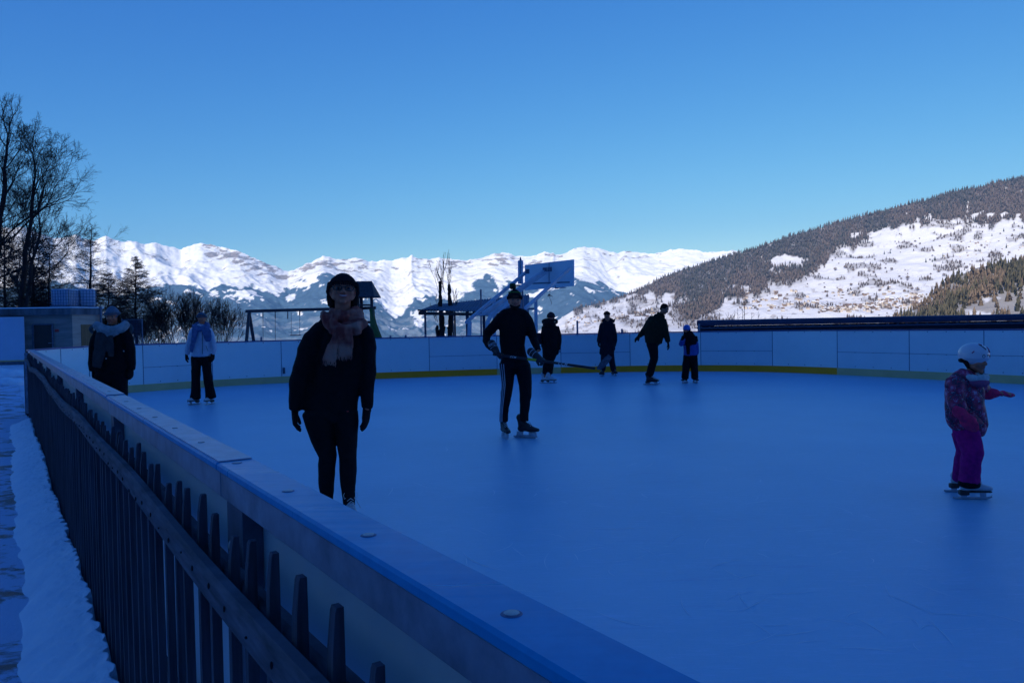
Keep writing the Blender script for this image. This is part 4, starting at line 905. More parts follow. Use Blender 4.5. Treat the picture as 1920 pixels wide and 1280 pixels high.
for x, Yd in ((698, Yt - .5), (678.5, Yt + .5), (660, Yt - .5), (672, Yt + .55)): q = XH(x, Yd); beam(q, Vector((q.x, q.y, zb + .03)), .11 if x != 678.5 else .13, .11, pw, tw, 'post')
for y in (571.5,): beam(P(660, y, Yt - .5), P(699, y + .5, Yt - .5), .06, .07, pw, tw, 'rail')
beam(P(686, 576.5, Yt - .5), P(699, 577, Yt - .5), .05, .05, pw, tw, 'rail'); beam(P(655, 604, Yt - .5), P(700, 604, Yt - .5), .9, .10, pw, tw, 'platform'); beam(P(695, 575, Yt - .55), P(695, 584, Yt - .55), .10, .06, pw, tw, 'bracket')
sg = mat('green_slide_plastic', (0.006, 0.07, 0.025), .8, var=.2, scale=3, spec=.1)
sld = MB(); prof = [(690, 603, 694), (699, 577, 1), (700, 590, 2), (703, 604, 3), (708, 618, 4), (716, 634, 5), (722, 650, 6)]
lft = [(693, 580), (693.5, 595), (692, 610), (693, 625), (694, 640)]; rgt = [(698, 577), (699, 592), (702.5, 607), (707.5, 620), (713, 634), (720, 650)]
A_ = [P(693 + i * .4, 578 + i * 12.5, Yt - .9 - i * .12) for i in range(6)]; B_ = [P(x, y, Yt - .6) for x, y in rgt]
v = A_ + B_ + [q + Vector((0, .5, 0)) for q in A_ + B_]; f = [(i, i + 1, 7 + i, 6 + i) for i in range(5)] + [(12 + i, 18 + i, 19 + i, 13 + i) for i in range(5)] + [(6 + i, 7 + i, 19 + i, 18 + i) for i in range(5)] + [(i, 12 + i, 13 + i, i + 1) for i in range(5)] + [(0, 6, 18, 12)]
sld.add(v, f); sld.build('slide', sg, tw)

# ------------------------------------------------------------------ long low roof behind the right boards
ls = thing('low_shed', 'long low shed with a dark rounded flat roof behind the right boards', 'shed', XH(1650, 25))
a = XH(1307, 27.5); b = XH(2500, 21.0); t = (b - a).normalized(); n = Vector((t.y, -t.x, 0)); zt_ = 1.415
navy = mat('dark_navy_roofing', (0.022, 0.035, 0.085), .6, var=.2, scale=2)
prof = [(.0, -.16), (.05, -.19), (.09, -.12), (.08, -.04), (.02, .0), (-.1, .015), (-3.0, .015), (-3.0, -.19)]
v = [(q + n * o_ + Vector((0, 0, zt_ + z_))) for q in (a, b) for o_, z_ in prof]; k = len(prof)
MB().add(v, [(j, (j + 1) % k, k + (j + 1) % k, k + j) for j in range(k)] + [tuple(range(k)), tuple(range(2 * k - 1, k - 1, -1))]).build('roof', navy, ls)
wall_quad(a, b, 0, zt_ - .195, .12, off=-.10).build('wall', mat('black_shed_wall', (0.012, 0.016, 0.03), .8), ls)
beam(a + n * .05 + Vector((0, 0, zt_ - .27)), b + n * .05 + Vector((0, 0, zt_ - .27)), .05, .05, mat('shed_rail', (0.05, 0.07, 0.12), .5), ls, 'rail')
L = (b - a).length
for i in range(60): q = a + t * (L * (i + .5) / 60) + Vector((0, 0, zt_ - .235)); MB().box(q - n * .02, (.05, .12, .05)).build('roof_joist', mat('shed_rail', (0, 0, 0)), ls)
wall_quad(a + t * .01, a + t * .2, 0, zt_ - .195, 2.9, off=-.12).build('wall', mat('black_shed_wall', (0, 0, 0)), ls)
# dry stalks and thin poles behind it
rg = random.Random(8)
for i, (x, yt) in enumerate([(1335, 586), (1350, 585), (1361, 590), (1377, 582), (1384, 577), (1393, 553), (1390, 578), (1405, 585), (1420, 584), (1372, 590)]):
    p = XH(x, 31, -.2); tp = P(x + rg.uniform(-1, 5), yt, 31); cr = [(p, p.lerp(tp, .6), .02, .014), (p.lerp(tp, .6), tp, .014, .006)]
    for k in range(5): q = p.lerp(tp, rg.uniform(.6, .97)); cr.append((q, q + Vector((rg.uniform(-.15, .15), 0, rg.uniform(.05, .25))), .007, .004))
    link('dry_stalk', seg_mesh('dry_stalk', cr), twig, label='thin dry stalk sticking up behind the low dark shed roof', cat='plant', group='dry stalks behind the shed roof')

HAZE = 7.0e-5
# ------------------------------------------------------------------ air
v0, v1 = -340.0, 1050.0
m = MB(); m.add([(x, y, z) for z in (v0, v1) for x, y in ((-8500, -4700), (8500, -4700), (8500, 8200), (-8500, 8200))], [(3, 2, 1, 0), (4, 5, 6, 7), (0, 1, 5, 4), (1, 2, 6, 5), (2, 3, 7, 6), (3, 0, 4, 7)])
hm_ = bpy.data.materials.new('thin_air'); hm_.use_nodes = True; nt = hm_.node_tree; nt.nodes.clear(); o_ = nt.nodes.new('ShaderNodeOutputMaterial'); vol = nt.nodes.new('ShaderNodeVolumePrincipled')
vol.inputs['Color'].default_value = (0.22, 0.54, 1.0, 1); vol.inputs['Density'].default_value = HAZE; vol.inputs['Anisotropy'].default_value = 0.0
nt.links.new(vol.outputs[0], o_.inputs['Volume']); m.build('haze', hm_, kind='stuff', label='thin blue air haze')
# ------------------------------------------------------------------ people
def cloth(name, c, c2=None, var=.25, scale=30, rough=.9, bmp=.25, stretch=None, sheen=.0, bd=.004):
    return mat(name, c, rough, var=var, scale=scale, bmp=bmp, bdist=bd, spec=.15, c2=c2, stretch=stretch, sheen=sheen)
skin = mat('skin', (0.52, 0.17, 0.10), .55, var=.08, scale=12, spec=.3)
lips_m = mat('lip_skin', (0.5, 0.10, 0.08), .5, var=.05); teeth_m = mat('teeth_enamel', (0.62, 0.58, 0.54), .4, var=.03); eye_m = mat('eye_white', (0.16, 0.13, 0.12), .3, var=.02); iris_m = mat('dark_iris', (0.03, 0.02, 0.02), .2)
black = cloth('black_fabric', (0.0075, 0.0075, 0.010)); black2 = cloth('black_knit', (0.011, 0.009, 0.010), bmp=.5, scale=90); navy_c = cloth('navy_fabric', (0.012, 0.014, 0.024))
hair_m = cloth('dark_brown_hair', (0.02, 0.013, 0.010), stretch=(60, 60, 6), scale=1, bmp=.6)
blade_m = mat('skate_blade_steel', (0.45, 0.48, 0.52), .3, metal=.7); white_boot = mat('white_skate_leather', (0.50, 0.52, 0.55), .5, var=.12, scale=14); black_boot = mat('black_skate_leather', (0.012, 0.013, 0.016), .45, var=.3, scale=14)
holder_m = mat('white_blade_holder', (0.50, 0.53, 0.58), .45); sole_m = mat('dark_skate_sole', (0.05, 0.04, 0.035), .6); lace_m = mat('pale_laces', (0.62, 0.62, 0.62), .8)

class Fig:
    def __init__(s, d, xb, label, vox=.012):
        s.d = d; s.vox = vox; s.ppm = F / d
        s.root = thing('person', label, 'person', XH(xb, d))
    def p(s, x, y, dy=0.0): return P(x, y, s.d + dy)
    def loft(s, mb, nodes, n=16, ratio=1.0, ref=(1, 0, 0)):
        """nodes: (x px, y px, half width px, depth offset m, depth ratio)"""
        pts = []; a = []; b = []
        for q in nodes:
            dy = q[3] if len(q) > 3 else 0.0; k = q[4] if len(q) > 4 else ratio
            pts.append(s.p(q[0], q[1], dy)); a.append(q[2] / s.ppm); b.append(q[2] / s.ppm * k)
        # sideways limbs get a vertical reference so the section stays upright
        t = (pts[-1] - pts[0]).normalized(); r = ref if abs(t.x) < .75 else (0, 0, 1)
        return mb.tube(pts, a, n, ref=r, ry=b, ck=.35)
    def piece(s, name, m, lofts, vox=None, fold=.006, fscale=9, smooth=4, seed=0, ratio=1.0, extra=None, parent=None, fst=(1, 1, .6), label=None):
        mb = MB()
        for l in lofts:
            rt = ratio
            if isinstance(l, tuple) and isinstance(l[0], list): l, rt = l
            s.loft(mb, l, ratio=rt)
        if extra: extra(mb)
        return link(name, remesh(mb, name, vox or s.vox, smooth, fold, fscale, fst, seed), m, parent or s.root, True, label=label)

def head_matrix(c, H, yaw, pitch, roll):
    """local frame: x image right, -y out of the face, z up; yaw > 0 turns the face to image right, pitch > 0 raises it"""
    return Matrix.Translation(c) @ Matrix.Rotation(R(roll), 4, 'Y') @ Matrix.Rotation(R(yaw), 4, 'Z') @ Matrix.Rotation(R(-pitch), 4, 'X') @ (Matrix.Scale(H, 4) if not isinstance(H, tuple) else Matrix.Diagonal((*H, 1)))
def addM(mb, M, fn):
    t = MB(); fn(t); return mb.add([M @ Vector(q) for q in t.v], t.f)
def head_shape(t, smile=False, beard=False):
    t.ell((0, .05, .13), (.335, .42, .37), n=24, m=16); t.ell((0, -.07, -.08), (.275, .31, .34), n=24, m=16); t.ell((0, -.13, -.29), (.185, .20, .16), n=20, m=12)
    t.ell((0, -.28, -.42), (.085, .075, .07), n=12, m=8)
    t.tube([(0, -.365, .05), (0, -.40, -.04), (0, -.455, -.115)], [.035, .042, .055], 12); t.ell((-.05, -.39, -.13), (.04, .045, .035), n=10, m=7); t.ell((.05, -.39, -.13), (.04, .045, .035), n=10, m=7)
    for x in (-1, 1):
        t.tube([(x * .05, -.355, .10), (x * .14, -.35, .125), (x * .23, -.27, .09)], [.032, .034, .025], 10)
        t.ell((x * (.165 if not smile else .175), -.255, -.12 if not smile else -.10), (.095, .10, .09), n=14, m=9); t.tube([(x * .20, -.10, -.25), (x * .25, .02, -.16)], [.08, .07], 10)
        t.tube([(x * .075, -.352, .058), (x * .135, -.368, .062), (x * .2, -.325, .052)], [.014, .017, .012], 8)
        t.ell((x * .335, .06, -.03), (.035, .085, .12), n=12, m=8)
    if smile: t.tube([(-.11, -.345, -.235), (0, -.40, -.262), (.11, -.345, -.235)], [.02, .026, .02], 10)
    else: t.tube([(-.09, -.335, -.25), (0, -.372, -.25), (.09, -.335, -.25)], [.022, .03, .022], 10)
def face_parts(f, M, smile=False, body=None, eyes=True):
    if eyes:
        for x in (-1, 1):
            e = addM(MB(), M, lambda t: t.ell((x * .138, -.315, .018), (.058, .055, .042), n=16, m=10)).build('eye', eye_m, body, True)
            addM(MB(), M, lambda t: t.ell((x * .138, -.362, .020), (.024, .012, .024), n=12, m=7)).build('iris', iris_m, body, True)
    if smile:
        addM(MB(), M, lambda t: t.tube([(-.115, -.350, -.205), (-.06, -.382, -.232), (0, -.392, -.240), (.06, -.382, -.232), (.115, -.350, -.205)], [.006, .022, .026, .022, .006], 10)).build('teeth', teeth_m, body, True)
        addM(MB(), M, lambda t: t.tube([(-.135, -.345, -.195), (-.06, -.400, -.212), (0, -.412, -.216), (.06, -.400, -.212), (.135, -.345, -.195)], [.008, .013, .015, .013, .008], 10).tube([(-.13, -.348, -.205), (-.06, -.392, -.262), (0, -.404, -.276), (.06, -.392, -.262), (.13, -.348, -.205)], [.008, .016, .020, .016, .008], 10)).build('lips', lips_m, body, True)
    else:
        addM(MB(), M, lambda t: t.tube([(-.10, -.338, -.235), (0, -.388, -.232), (.10, -.338, -.235)], [.007, .017, .007], 9).tube([(-.09, -.338, -.248), (0, -.386, -.262), (.09, -.338, -.248)], [.007, .02, .007], 9)).build('lips', lips_m, body, True)
def hand_shape(mb, w, dirv, pn, L, side, curl=.5, fat=1.0, spread=.0, thumb=.55, mitten=False):
    """w wrist point, dirv towards the fingers, pn palm normal, L hand length, side +1/-1 which way the thumb sits"""
    dv = Vector(dirv).normalized(); pn = Vector(pn); pn = (pn - dv * pn.dot(dv)).normalized(); lat = dv.cross(pn).normalized() * side
    k = L / .185; pl = .095 * k; r0 = .0095 * k * fat
    mb.tube([w - dv * .02 * k, w + dv * pl * .35, w + dv * pl * .8, w + dv * pl], [.028 * k * fat, .036 * k * fat, .041 * k * fat, .038 * k * fat], 12, ref=lat, ry=[.02 * k * fat, .017 * k * fat, .015 * k * fat, .013 * k * fat])
    if mitten:
        c1 = w + dv * pl; mb.tube([c1, c1 + dv * .05 * k + pn * .01, c1 + dv * .085 * k + pn * .03 * curl], [.04 * k * fat, .038 * k * fat, .025 * k * fat], 12, ref=lat, ry=[.02 * k * fat, .02 * k * fat, .015 * k * fat])
    else:
        for i, (o, ln) in enumerate(((.030, .072), (.010, .082), (-.010, .076), (-.029, .060))):
            b = w + dv * (pl * (.98 - .03 * abs(i - 1))) + lat * o * k; d = (dv + lat * (o * 4 * spread)).normalized(); pts = [b - dv * .015 * k, b]; c = curl * (1 + .12 * i)
            for j, fr in enumerate((.45, .32, .23)):
                d = (Matrix.Rotation(c * (.55 if j == 0 else .9), 3, dv.cross(pn)) @ d).normalized(); b = b + d * ln * k * fr; pts.append(b)
            mb.tube(pts, [r0, r0, r0 * .95, r0 * .88, r0 * .75], 8)
    tb = w + dv * pl * .28 + lat * .030 * k; d = (dv * .75 + lat * thumb + pn * .35).normalized(); p1 = tb + d * .038 * k; d2 = (dv * .9 + lat * thumb * .4 + pn * .45).normalized(); p2 = p1 + d2 * .032 * k; p3 = p2 + (d2 + dv * .2).normalized() * .025 * k
    mb.tube([tb - d * .012 * k, p1, p2, p3], [r0 * 1.6, r0 * 1.25, r0 * 1.1, r0 * .85], 8)
def skate(f, x, y, dy, heading, k, boot_m, hockey=False, pitch=0.0, trim=None, z=None, top=.24):
    """boot whose ankle is seen at x, y; heading in world xy; k size; the blade stands on the ice"""
    a = f.p(x, y, dy); h = Vector((heading[0], heading[1], 0)).normalized(); s_ = Vector((-h.y, h.x, 0)); zb = .075 * k
    base = Vector((a.x, a.y, 0 if z is None else z)); M = Matrix((h, s_, Vector((0, 0, 1)))).transposed().to_4x4(); M = Matrix.Translation(base) @ M @ Matrix.Rotation(R(-pitch), 4, 'Y') @ Matrix.Scale(k, 4)
    def shp(t):
        t.tube([(-.045 if top > .2 else -.035, 0, top), (-.035, 0, min(.19, top - .01)), (-.03, 0, .14), (-.03, 0, .11)], [.055, .047, .047, .044], 14, ref=(1, 0, 0), ry=[.045, .040, .038, .036])
        t.tube([(-.05, 0, .11), (0, 0, .125), (.06, 0, .115), (.12, 0, .105), (.165, 0, .10)], [.036, .038, .041, .043, .034], 14, ref=(0, 1, 0), ry=[.036, .047, .042, .030, .022])
        t.tube([(-.02, 0, .17), (.03, 0, .15), (.07, 0, .125)], [.035, .035, .035], 12, ref=(0, 1, 0))
    mb = addM(MB(), M, shp); b = link('boot', remesh(mb, 'boot', max(.006, f.vox * .6), 3, .0015, 25), boot_m, f.root, True)
    if hockey:
        addM(MB(), M, lambda t: t.box((-.055, 0, .05), (.085, .026, .055), None, .008).box((.105, 0, .05), (.10, .026, .05), None, .008).box((.02, 0, .028), (.255, .014, .022), None, .004)).build('blade_holder', holder_m, b, True)
        addM(MB(), M, lambda t: t.tube([(-.135, 0, .018), (-.12, 0, .010), (.13, 0, .010), (.16, 0, .022)], [.010, .0105, .0105, .008], 6, ref=(0, 0, 1), ry=.0022)).build('blade', blade_m, b)
    else:
        addM(MB(), M, lambda t: t.box((-.055, 0, .062), (.08, .055, .045), None, .006).box((.075, 0, .074), (.20, .075, .016), None, .006)).build('sole', sole_m if boot_m is white_boot else boot_m, b, True)
        addM(MB(), M, lambda t: t.box((-.055, 0, .032), (.05, .012, .03)).box((.11, 0, .04), (.05, .012, .052)).tube([(-.145, 0, .016), (-.13, 0, .010), (.14, 0, .010), (.185, 0, .024), (.185, 0, .04)], [.009, .0105, .0105, .009, .005], 6, ref=(0, 0, 1), ry=.0022)).build('blade', blade_m, b)
    def lc(t):
        for i in range(6):
            q = i / 5; xx = .075 - q * .085; zz = .152 + q * .085; w = .022
            t.tube([(xx + .012, -w, zz - .006), (xx + .02, 0, zz + .012), (xx + .012, w, zz - .006)], .0032, 5)
    addM(MB(), M, lc).build('laces', lace_m if boot_m is not white_boot or True else lace_m, b)
    return b, M
def beanie(f, M, m, name='hat', top=.62, low=.02, w=.40, extra=None, back=0.0):
    def sh(t): t.tube([(0, .03, low), (0, .04, .14), (0, .05, .28), (0, .06, .40), (0, .07 + back, top - .10), (0, .08 + back, top - .03)], [w * .96, w * 1.0, w * .97, w * .83, w * .5, w * .2], 22, ref=(1, 0, 0), ry=[w * 1.12, w * 1.16, w * 1.12, w * .95, w * .55, w * .2], ck=.15); extra and extra(t)
    o = link(name, remesh(addM(MB(), M, sh), name, f.vox * .55, 3, .002, 30), m, f.root, True)
    addM(MB(), M, lambda t: [t.tube([(w * 1.005 * math.cos(a), .03 + w * 1.14 * math.sin(a), low - .03), (w * 1.03 * math.cos(a), .035 + w * 1.17 * math.sin(a), low + .09)], .022, 6) for a in [k * math.pi / 22 for k in range(44)]]).build('ribbed_cuff', m, o, True)
    return o
def body(f, M, joints, smile=False, vox=None, eyes=True, neck=None, hands=()):
    """one continuous skin: head, neck, trunk, arms, hands, legs"""
    mb = addM(MB(), M, lambda t: head_shape(t, smile)); hc = M @ Vector((0, .06, -.2)); k = f.ppm
    sl_, sr, el, er, wl, wr, pv, kl, kr, al, ar = [f.p(*q) for q in joints]
    nk = (sl_ + sr) / 2; s = (nk - pv).length / .5
    mb.tube([hc, (hc + nk) / 2 + Vector((0, .01, .01)), nk], [.052 * s, .050 * s, .06 * s], 14)
    mb.tube([nk, nk.lerp(pv, .25), nk.lerp(pv, .6), pv], [.08 * s, .11 * s, .095 * s, .09 * s], 16, ref=(1, 0, 0), ry=[.05 * s, .065 * s, .06 * s, .055 * s])
    for sh, e, w in ((sl_, el, wl), (sr, er, wr)): mb.tube([nk.lerp(sh, .55), sh, e, w], [.042 * s, .034 * s, .028 * s, .020 * s], 12)
    for kn, an in ((kl, al), (kr, ar)): hp = pv + Vector((.075 * s * (1 if kn.x > pv.x else -1), 0, 0)); mb.tube([hp.lerp(pv, .3), hp.lerp(kn, .5), kn, kn.lerp(an, .45), an], [.045 * s, .038 * s, .027 * s, .024 * s, .016 * s], 12)
    for h in hands: hand_shape(mb, *h)
    b = link('body', remesh(mb, 'body', vox or f.vox * .8, 2), skin, f.root, True)
    face_parts(f, M, smile, b, eyes); return b
def ring_tube(t, c, rx, ry, tilt, rad, n=28, lump=.12, seed=0, a0=0, a1=6.2832, flat=1.0):
    rg = random.Random(seed); pts = []; rr = []
    for i in range(n + 1):
        a = a0 + (a1 - a0) * i / n; pts.append(Vector(c) + Vector((rx * math.cos(a), ry * math.sin(a), -tilt * -math.sin(a)))); rr.append(rad * (1 + lump * math.sin(a * 3 + seed) + rg.uniform(-.05, .05)))
    t.tube(pts, rr, 12, ref=(0, 0, 1), ry=[q * flat for q in rr])

# --- the smiling woman close to the boards
f = Fig(5.4, 635, 'smiling woman in black coat, dark hat, glasses and pink scarf', .010)
M = head_matrix(f.p(643, 547), (.262, .235, .215), 14, 13, 3)
hl = (f.p(553, 766), (.02, -.15, -1), (1, 0.3, 0), .175, -1, .35, 1.0); hr = (f.p(688, 764), (-.10, -.1, -1), (-1, .2, 0), .175, 1, .22, 1.0)
b = body(f, M, [(602, 624), (679, 626), (568, 700, .02), (693, 695, .02), (553, 766, -.03), (688, 764, -.03), (630, 770), (614, 862, -.02), (652, 865, -.04), (614, 948, .02), (655, 945, -.02)], True, .0065, hands=(hl, hr))
coat = f.piece('coat', black, [([(645, 600, 20), (644, 614, 38), (643, 640, 46), (640, 680, 47), (632, 712, 45), (625, 742, 48), (620, 766, 51), (620, 773, 50)], .60),
    [(607, 616, 19), (590, 636, 22), (579, 660, 22), (570, 692, 21.5), (562, 724, 19.5, -.01), (556, 750, 16, -.02), (553, 768, 13, -.03)], [(677, 613, 17), (685, 624, 19), (689, 642, 18.5), (691, 668, 17), (692, 700, 16), (690, 730, 14.5, -.01), (688, 750, 12.5, -.02), (687, 764, 11, -.03)],
    [(640, 606, 27), (606, 612, 17)], [(645, 606, 27), (680, 612, 15)]], .009, .012, 8, 5, 1)
f.piece('leggings', cloth('black_stretch', (0.009, 0.009, 0.011), bmp=.1), [([(620, 764, 46), (618, 780, 49)], .6), [(600, 775, 33), (602, 797, 28.5), (606, 825, 23), (614.5, 855, 17.2, -.02), (613, 875, 16.8, -.02), (612, 905, 15.2), (613, 930, 12.5, .01), (614, 950, 11, .02)],
    [(645, 775, 27), (650, 800, 22.5), (650, 822, 20.5), (652, 858, 16.2, -.04), (652.5, 885, 16.4, -.03), (653, 915, 13.8, -.02), (654, 934, 12, -.02), (655, 948, 11, -.02)]], .0055, .003, 16, 3, 2)
for h in (hl, hr):
    mb = MB(); h2 = list(h); h2[6] = 1.5; hand_shape(mb, *h2); mb.tube([h[0] - Vector(h[1]).normalized() * .07, h[0] - Vector(h[1]).normalized() * .01], [.034, .030], 12)
    link('glove', remesh(mb, 'glove', .0045, 2), black2, f.root, True)
beanie(f, M, cloth('dark_knit_hat', (0.016, 0.012, 0.014), bmp=.8, scale=120), top=.66, low=.17, w=.385, back=.04,
       extra=lambda t: [t.tube([(s * .335, .04, .20), (s * .365, .06, .0), (s * .345, .08, -.17)], [.10, .09, .06], 12) for s in (-1, 1)])
link('hair', remesh(addM(MB(), M, lambda t: [t.tube([(s * .30, .10, .10), (s * .33, .12, -.15), (s * .30, .16, -.42), (s * .25, .18, -.55)], [.10, .10, .09, .05], 12) for s in (-1, 1)] + [t.tube([(0, .3, .1), (0, .34, -.2), (0, .3, -.5)], [.25, .28, .22], 14)]), 'hair', .006, 2, .003, 40, (1, 1, .2)), hair_m, f.root, True)
gm = mat('black_glasses_frame', (0.01, 0.01, 0.012), .3); gl = bpy.data.materials.new('lens_glass'); gl.use_nodes = True; gp = gl.node_tree.nodes['Principled BSDF']; gp.inputs['Transmission Weight'].default_value = 1; gp.inputs['Roughness'].default_value = .02; gp.inputs['IOR'].default_value = 1.2; gp.inputs['Base Color'].default_value = (.75, .8, .85, 1)
nt = gl.node_tree; nz = noise_node(nt, 8, 3); nt.links.new(ramp(nt, nz, [(.3, (.01,) * 3), (.7, (.04,) * 3)]), gp.inputs['Roughness'])
def rim_pts(s): return [(s * .150 + .108 * math.copysign(abs(math.cos(a)) ** .75, math.cos(a)), -.425 + abs(math.cos(a) * s + 1) * .012 + .0, .005 + .082 * math.copysign(abs(math.sin(a)) ** .75, math.sin(a))) for a in [k * math.pi / 12 for k in range(25)]]
g = addM(MB(), M, lambda t: [t.tube(rim_pts(s), .013, 8, caps=False) for s in (-1, 1)] + [t.tube([(-.045, -.43, .03), (0, -.44, .04), (.045, -.43, .03)], .012, 8)] + [t.tube([(s * .26, -.41, .03), (s * .335, -.15, .03), (s * .345, .05, .0)], .011, 6) for s in (-1, 1)]).build('glasses', gm, f.root, True)
for s in (-1, 1): addM(MB(), M, lambda t: t.add(rim_pts(s)[:24] + [(q[0], q[1] + .01, q[2]) for q in rim_pts(s)[:24]], [tuple(range(24)), tuple(range(47, 23, -1))] + [(i, (i + 1) % 24, 24 + (i + 1) % 24, 24 + i) for i in range(24)])).build('lens', gl, g)
pink = bpy.data.materials.new('pink_checked_wool'); pink.use_nodes = True; nt = pink.node_tree; pb = nt.nodes['Principled BSDF']
w1 = noise_node(nt, 1, 3, .5, (9, 3, 4)); w2 = noise_node(nt, 1, 3, .5, (3, 4, 8)); fine = noise_node(nt, 260, 3, .6)
cc = mixc(nt, ramp(nt, w1, [(.42, (0, 0, 0)), (.55, (1, 1, 1))]), (0.46, 0.18, 0.13), (0.22, 0.045, 0.04)); cc = mixc(nt, ramp(nt, w2, [(.48, (0, 0, 0)), (.6, (.8, .8, .8))]), cc, (0.44, 0.22, 0.17))
nt.links.new(cc, pb.inputs['Base Color']); pb.inputs['Roughness'].default_value = .95; pb.inputs['Specular IOR Level'].default_value = .1; nt.links.new(bump(nt, fine, .5, .003), pb.inputs['Normal'])
mb = MB(); c = f.p(645, 591)
ring_tube(mb, c + Vector((0, .015, .035)), .082, .085, .022, .028, seed=2, lump=.2); ring_tube(mb, c + Vector((0, .02, .01)), .095, .098, .030, .032, seed=1, lump=.25); ring_tube(mb, c + Vector((.005, .0, -.02)), .122, .11, .062, .030, seed=4, lump=.28)
f.loft(mb, [(604, 585, 6, -.02), (612, 600, 12, -.08, .8), (628, 614, 13, -.14, .6), (648, 621, 12, -.17, .6), (668, 616, 12, -.15, .6), (682, 604, 10, -.08, .8)]); f.loft(mb, [(606, 592, 9, -.05), (620, 612, 10, -.12, .6), (634, 626, 9, -.165, .6), (640, 634, 9, -.175, .5)])
sc = link('scarf', remesh(mb, 'scarf', .006, 3, .012, 16, (1.4, 1.4, .5), 4), pink, f.root, True)
mb = MB(); f.loft(mb, [(650, 622, 11, -.17, .45), (648, 640, 14, -.175, .28), (646, 655, 14.5, -.175, .22), (646, 667, 14.5, -.175, .2)])
t1 = link('scarf_tail', remesh(mb, 'scarf_tail', .005, 2, .010, 14, (1.6, 1.6, .25), 6), pink, sc, True)
mb = MB(); f.loft(mb, [(636, 622, 8, -.17, .5), (628, 640, 10, -.18, .35), (621, 658, 12, -.185, .28), (617, 676, 12.5, -.18, .25)])
t2 = link('scarf_tail', remesh(mb, 'scarf_tail', .005, 2, .012, 14, (1.6, 1.6, .25), 9), pink, sc, True)
rg = random.Random(4)
for (x0, x1, y, tt_, dl) in ((632.5, 660, 668, t1, 0), (605.5, 629, 677, t2, -.004)):
    mb = MB()
    for i in range(17):
        x = x0 + (x1 - x0) * i / 16; p = f.p(x, y + (rg.uniform(-2, 1) if tt_ is t1 else (x - 617) * .12), -.178 + dl); mb.tube([p + Vector((0, 0, .008)), p + Vector((rg.uniform(-.004, .004), 0, -.012)), p + Vector((rg.uniform(-.008, .008), -.003, -rg.uniform(.022, .034)))], [.0035, .003, .0018], 5)
    mb.build('fringe', pink, tt_, True)
mb = MB().box(f.p(652, 771, -.150), (.014, .004, .008)); mb.build('coat_tab', mat('red_tab', (.35, .03, .03), .6), coat)
skate(f, 614, 948, .02, (.15, -1), .95, white_boot); bt, Mk = skate(f, 655, 945, -.02, (.42, -.9), .98, white_boot)
addM(MB(), Mk, lambda t: [t.tube([(.0, s * .01, .235), (.02, s * .03, .262), (.045, s * .05, .245), (.045, s * .045, .215), (.02, s * .02, .22)], .0022, 6) for s in (-1, 1)] + [t.tube([(.0, .01, .235), (.05, .04, .20), (.08, .06, .15)], .0028, 6)]).build('lace_bow', lace_m, bt, True)

# --- hockey player
f = Fig(9.46, 965, 'bearded man in green pompom hat and striped black trousers holding a hockey stick', .012)
M = head_matrix(f.p(965, 563.5), .222, 8, 3, 2)
sa, sb = f.p(924, 664, -.30), f.p(1116, 690.5, -.42); sd = (sb - sa).normalized()
gl_p = sa + sd * .06; gr_p = f.p(1015, 675, -.30) ; tq = (gr_p - sa).dot(sd); gr_p = sa + sd * tq
wl = gl_p + Vector((-.03, .05, .06)); wr = gr_p + Vector((-.05, .06, .055))
hl = (wl, (.35, -.3, -.6), (.7, 0, .5), .19, 1, 1.1, 1.1); hr = (wr, (.55, -.35, -.45), (0, .3, -1), .19, -1, 1.2, 1.1)
b = body(f, M, [(940, 592), (985, 592), (911, 630, .05), (1001, 636, -.02), (921, 652, -.18), (1009, 657, -.2), (964, 675), (952, 735, -.03), (984, 738, -.03), (945, 792, .0), (984, 792, 0)], False, .0085, hands=(hl, hr))
f.piece('beard', hair_m, [], .006, .003, 40, 1, extra=lambda mb: addM(mb, M, lambda t: (t.tube([(-.25, .0, -.15), (-.22, -.14, -.30), (-.1, -.27, -.40), (0, -.30, -.42), (.1, -.27, -.40), (.22, -.14, -.30), (.25, .0, -.15)], [.05, .07, .09, .10, .09, .07, .05], 12), t.tube([(-.1, -.365, -.215), (0, -.395, -.19), (.1, -.365, -.215)], .02, 8))))
f.piece('sweater', black, [([(964, 581, 10), (964, 588, 16), (963, 597, 25.5), (962, 612, 26.5), (961, 630, 25.5), (961, 648, 23.5), (963, 664, 25.5), (965, 678, 27.5)], .62),
    [(943, 590, 10), (935, 601, 10.5), (924, 614, 9.8, .02), (913, 627, 9.2, .04), (912, 638, 8.6, -.02), (918, 648, 7.6, -.12), (922, 653, 7, -.18)], [(982, 590, 9.5), (990, 604, 10), (996, 622, 9.5), (1001, 637, 9, -.02), (1006, 648, 8, -.12), (1010, 657, 7.2, -.2)],
    [(962, 588, 14), (942, 590, 9)], [(966, 588, 14), (984, 590, 8.5)]], .010, .014, 7, 4, 3)
LEG = [(950, 682, 15.5), (951, 700, 14), (951.5, 720, 12, -.02), (949.5, 738, 11, -.03), (946, 762, 9, -.02), (944.5, 776, 8.5), (944.5, 789, 8.6)]
tro = f.piece('tracksuit_trousers', cloth('black_tricot', (0.009, 0.009, 0.013)), [([(964, 670, 25), (965, 684, 28)], .62), LEG, [(979, 685, 16), (983, 705, 14), (985, 722, 12.6, -.02), (985.5, 738, 12, -.03), (984, 756, 10.2, -.02), (983, 774, 9), (983, 788, 8.7)]], .009, .007, 12, 3, 5)
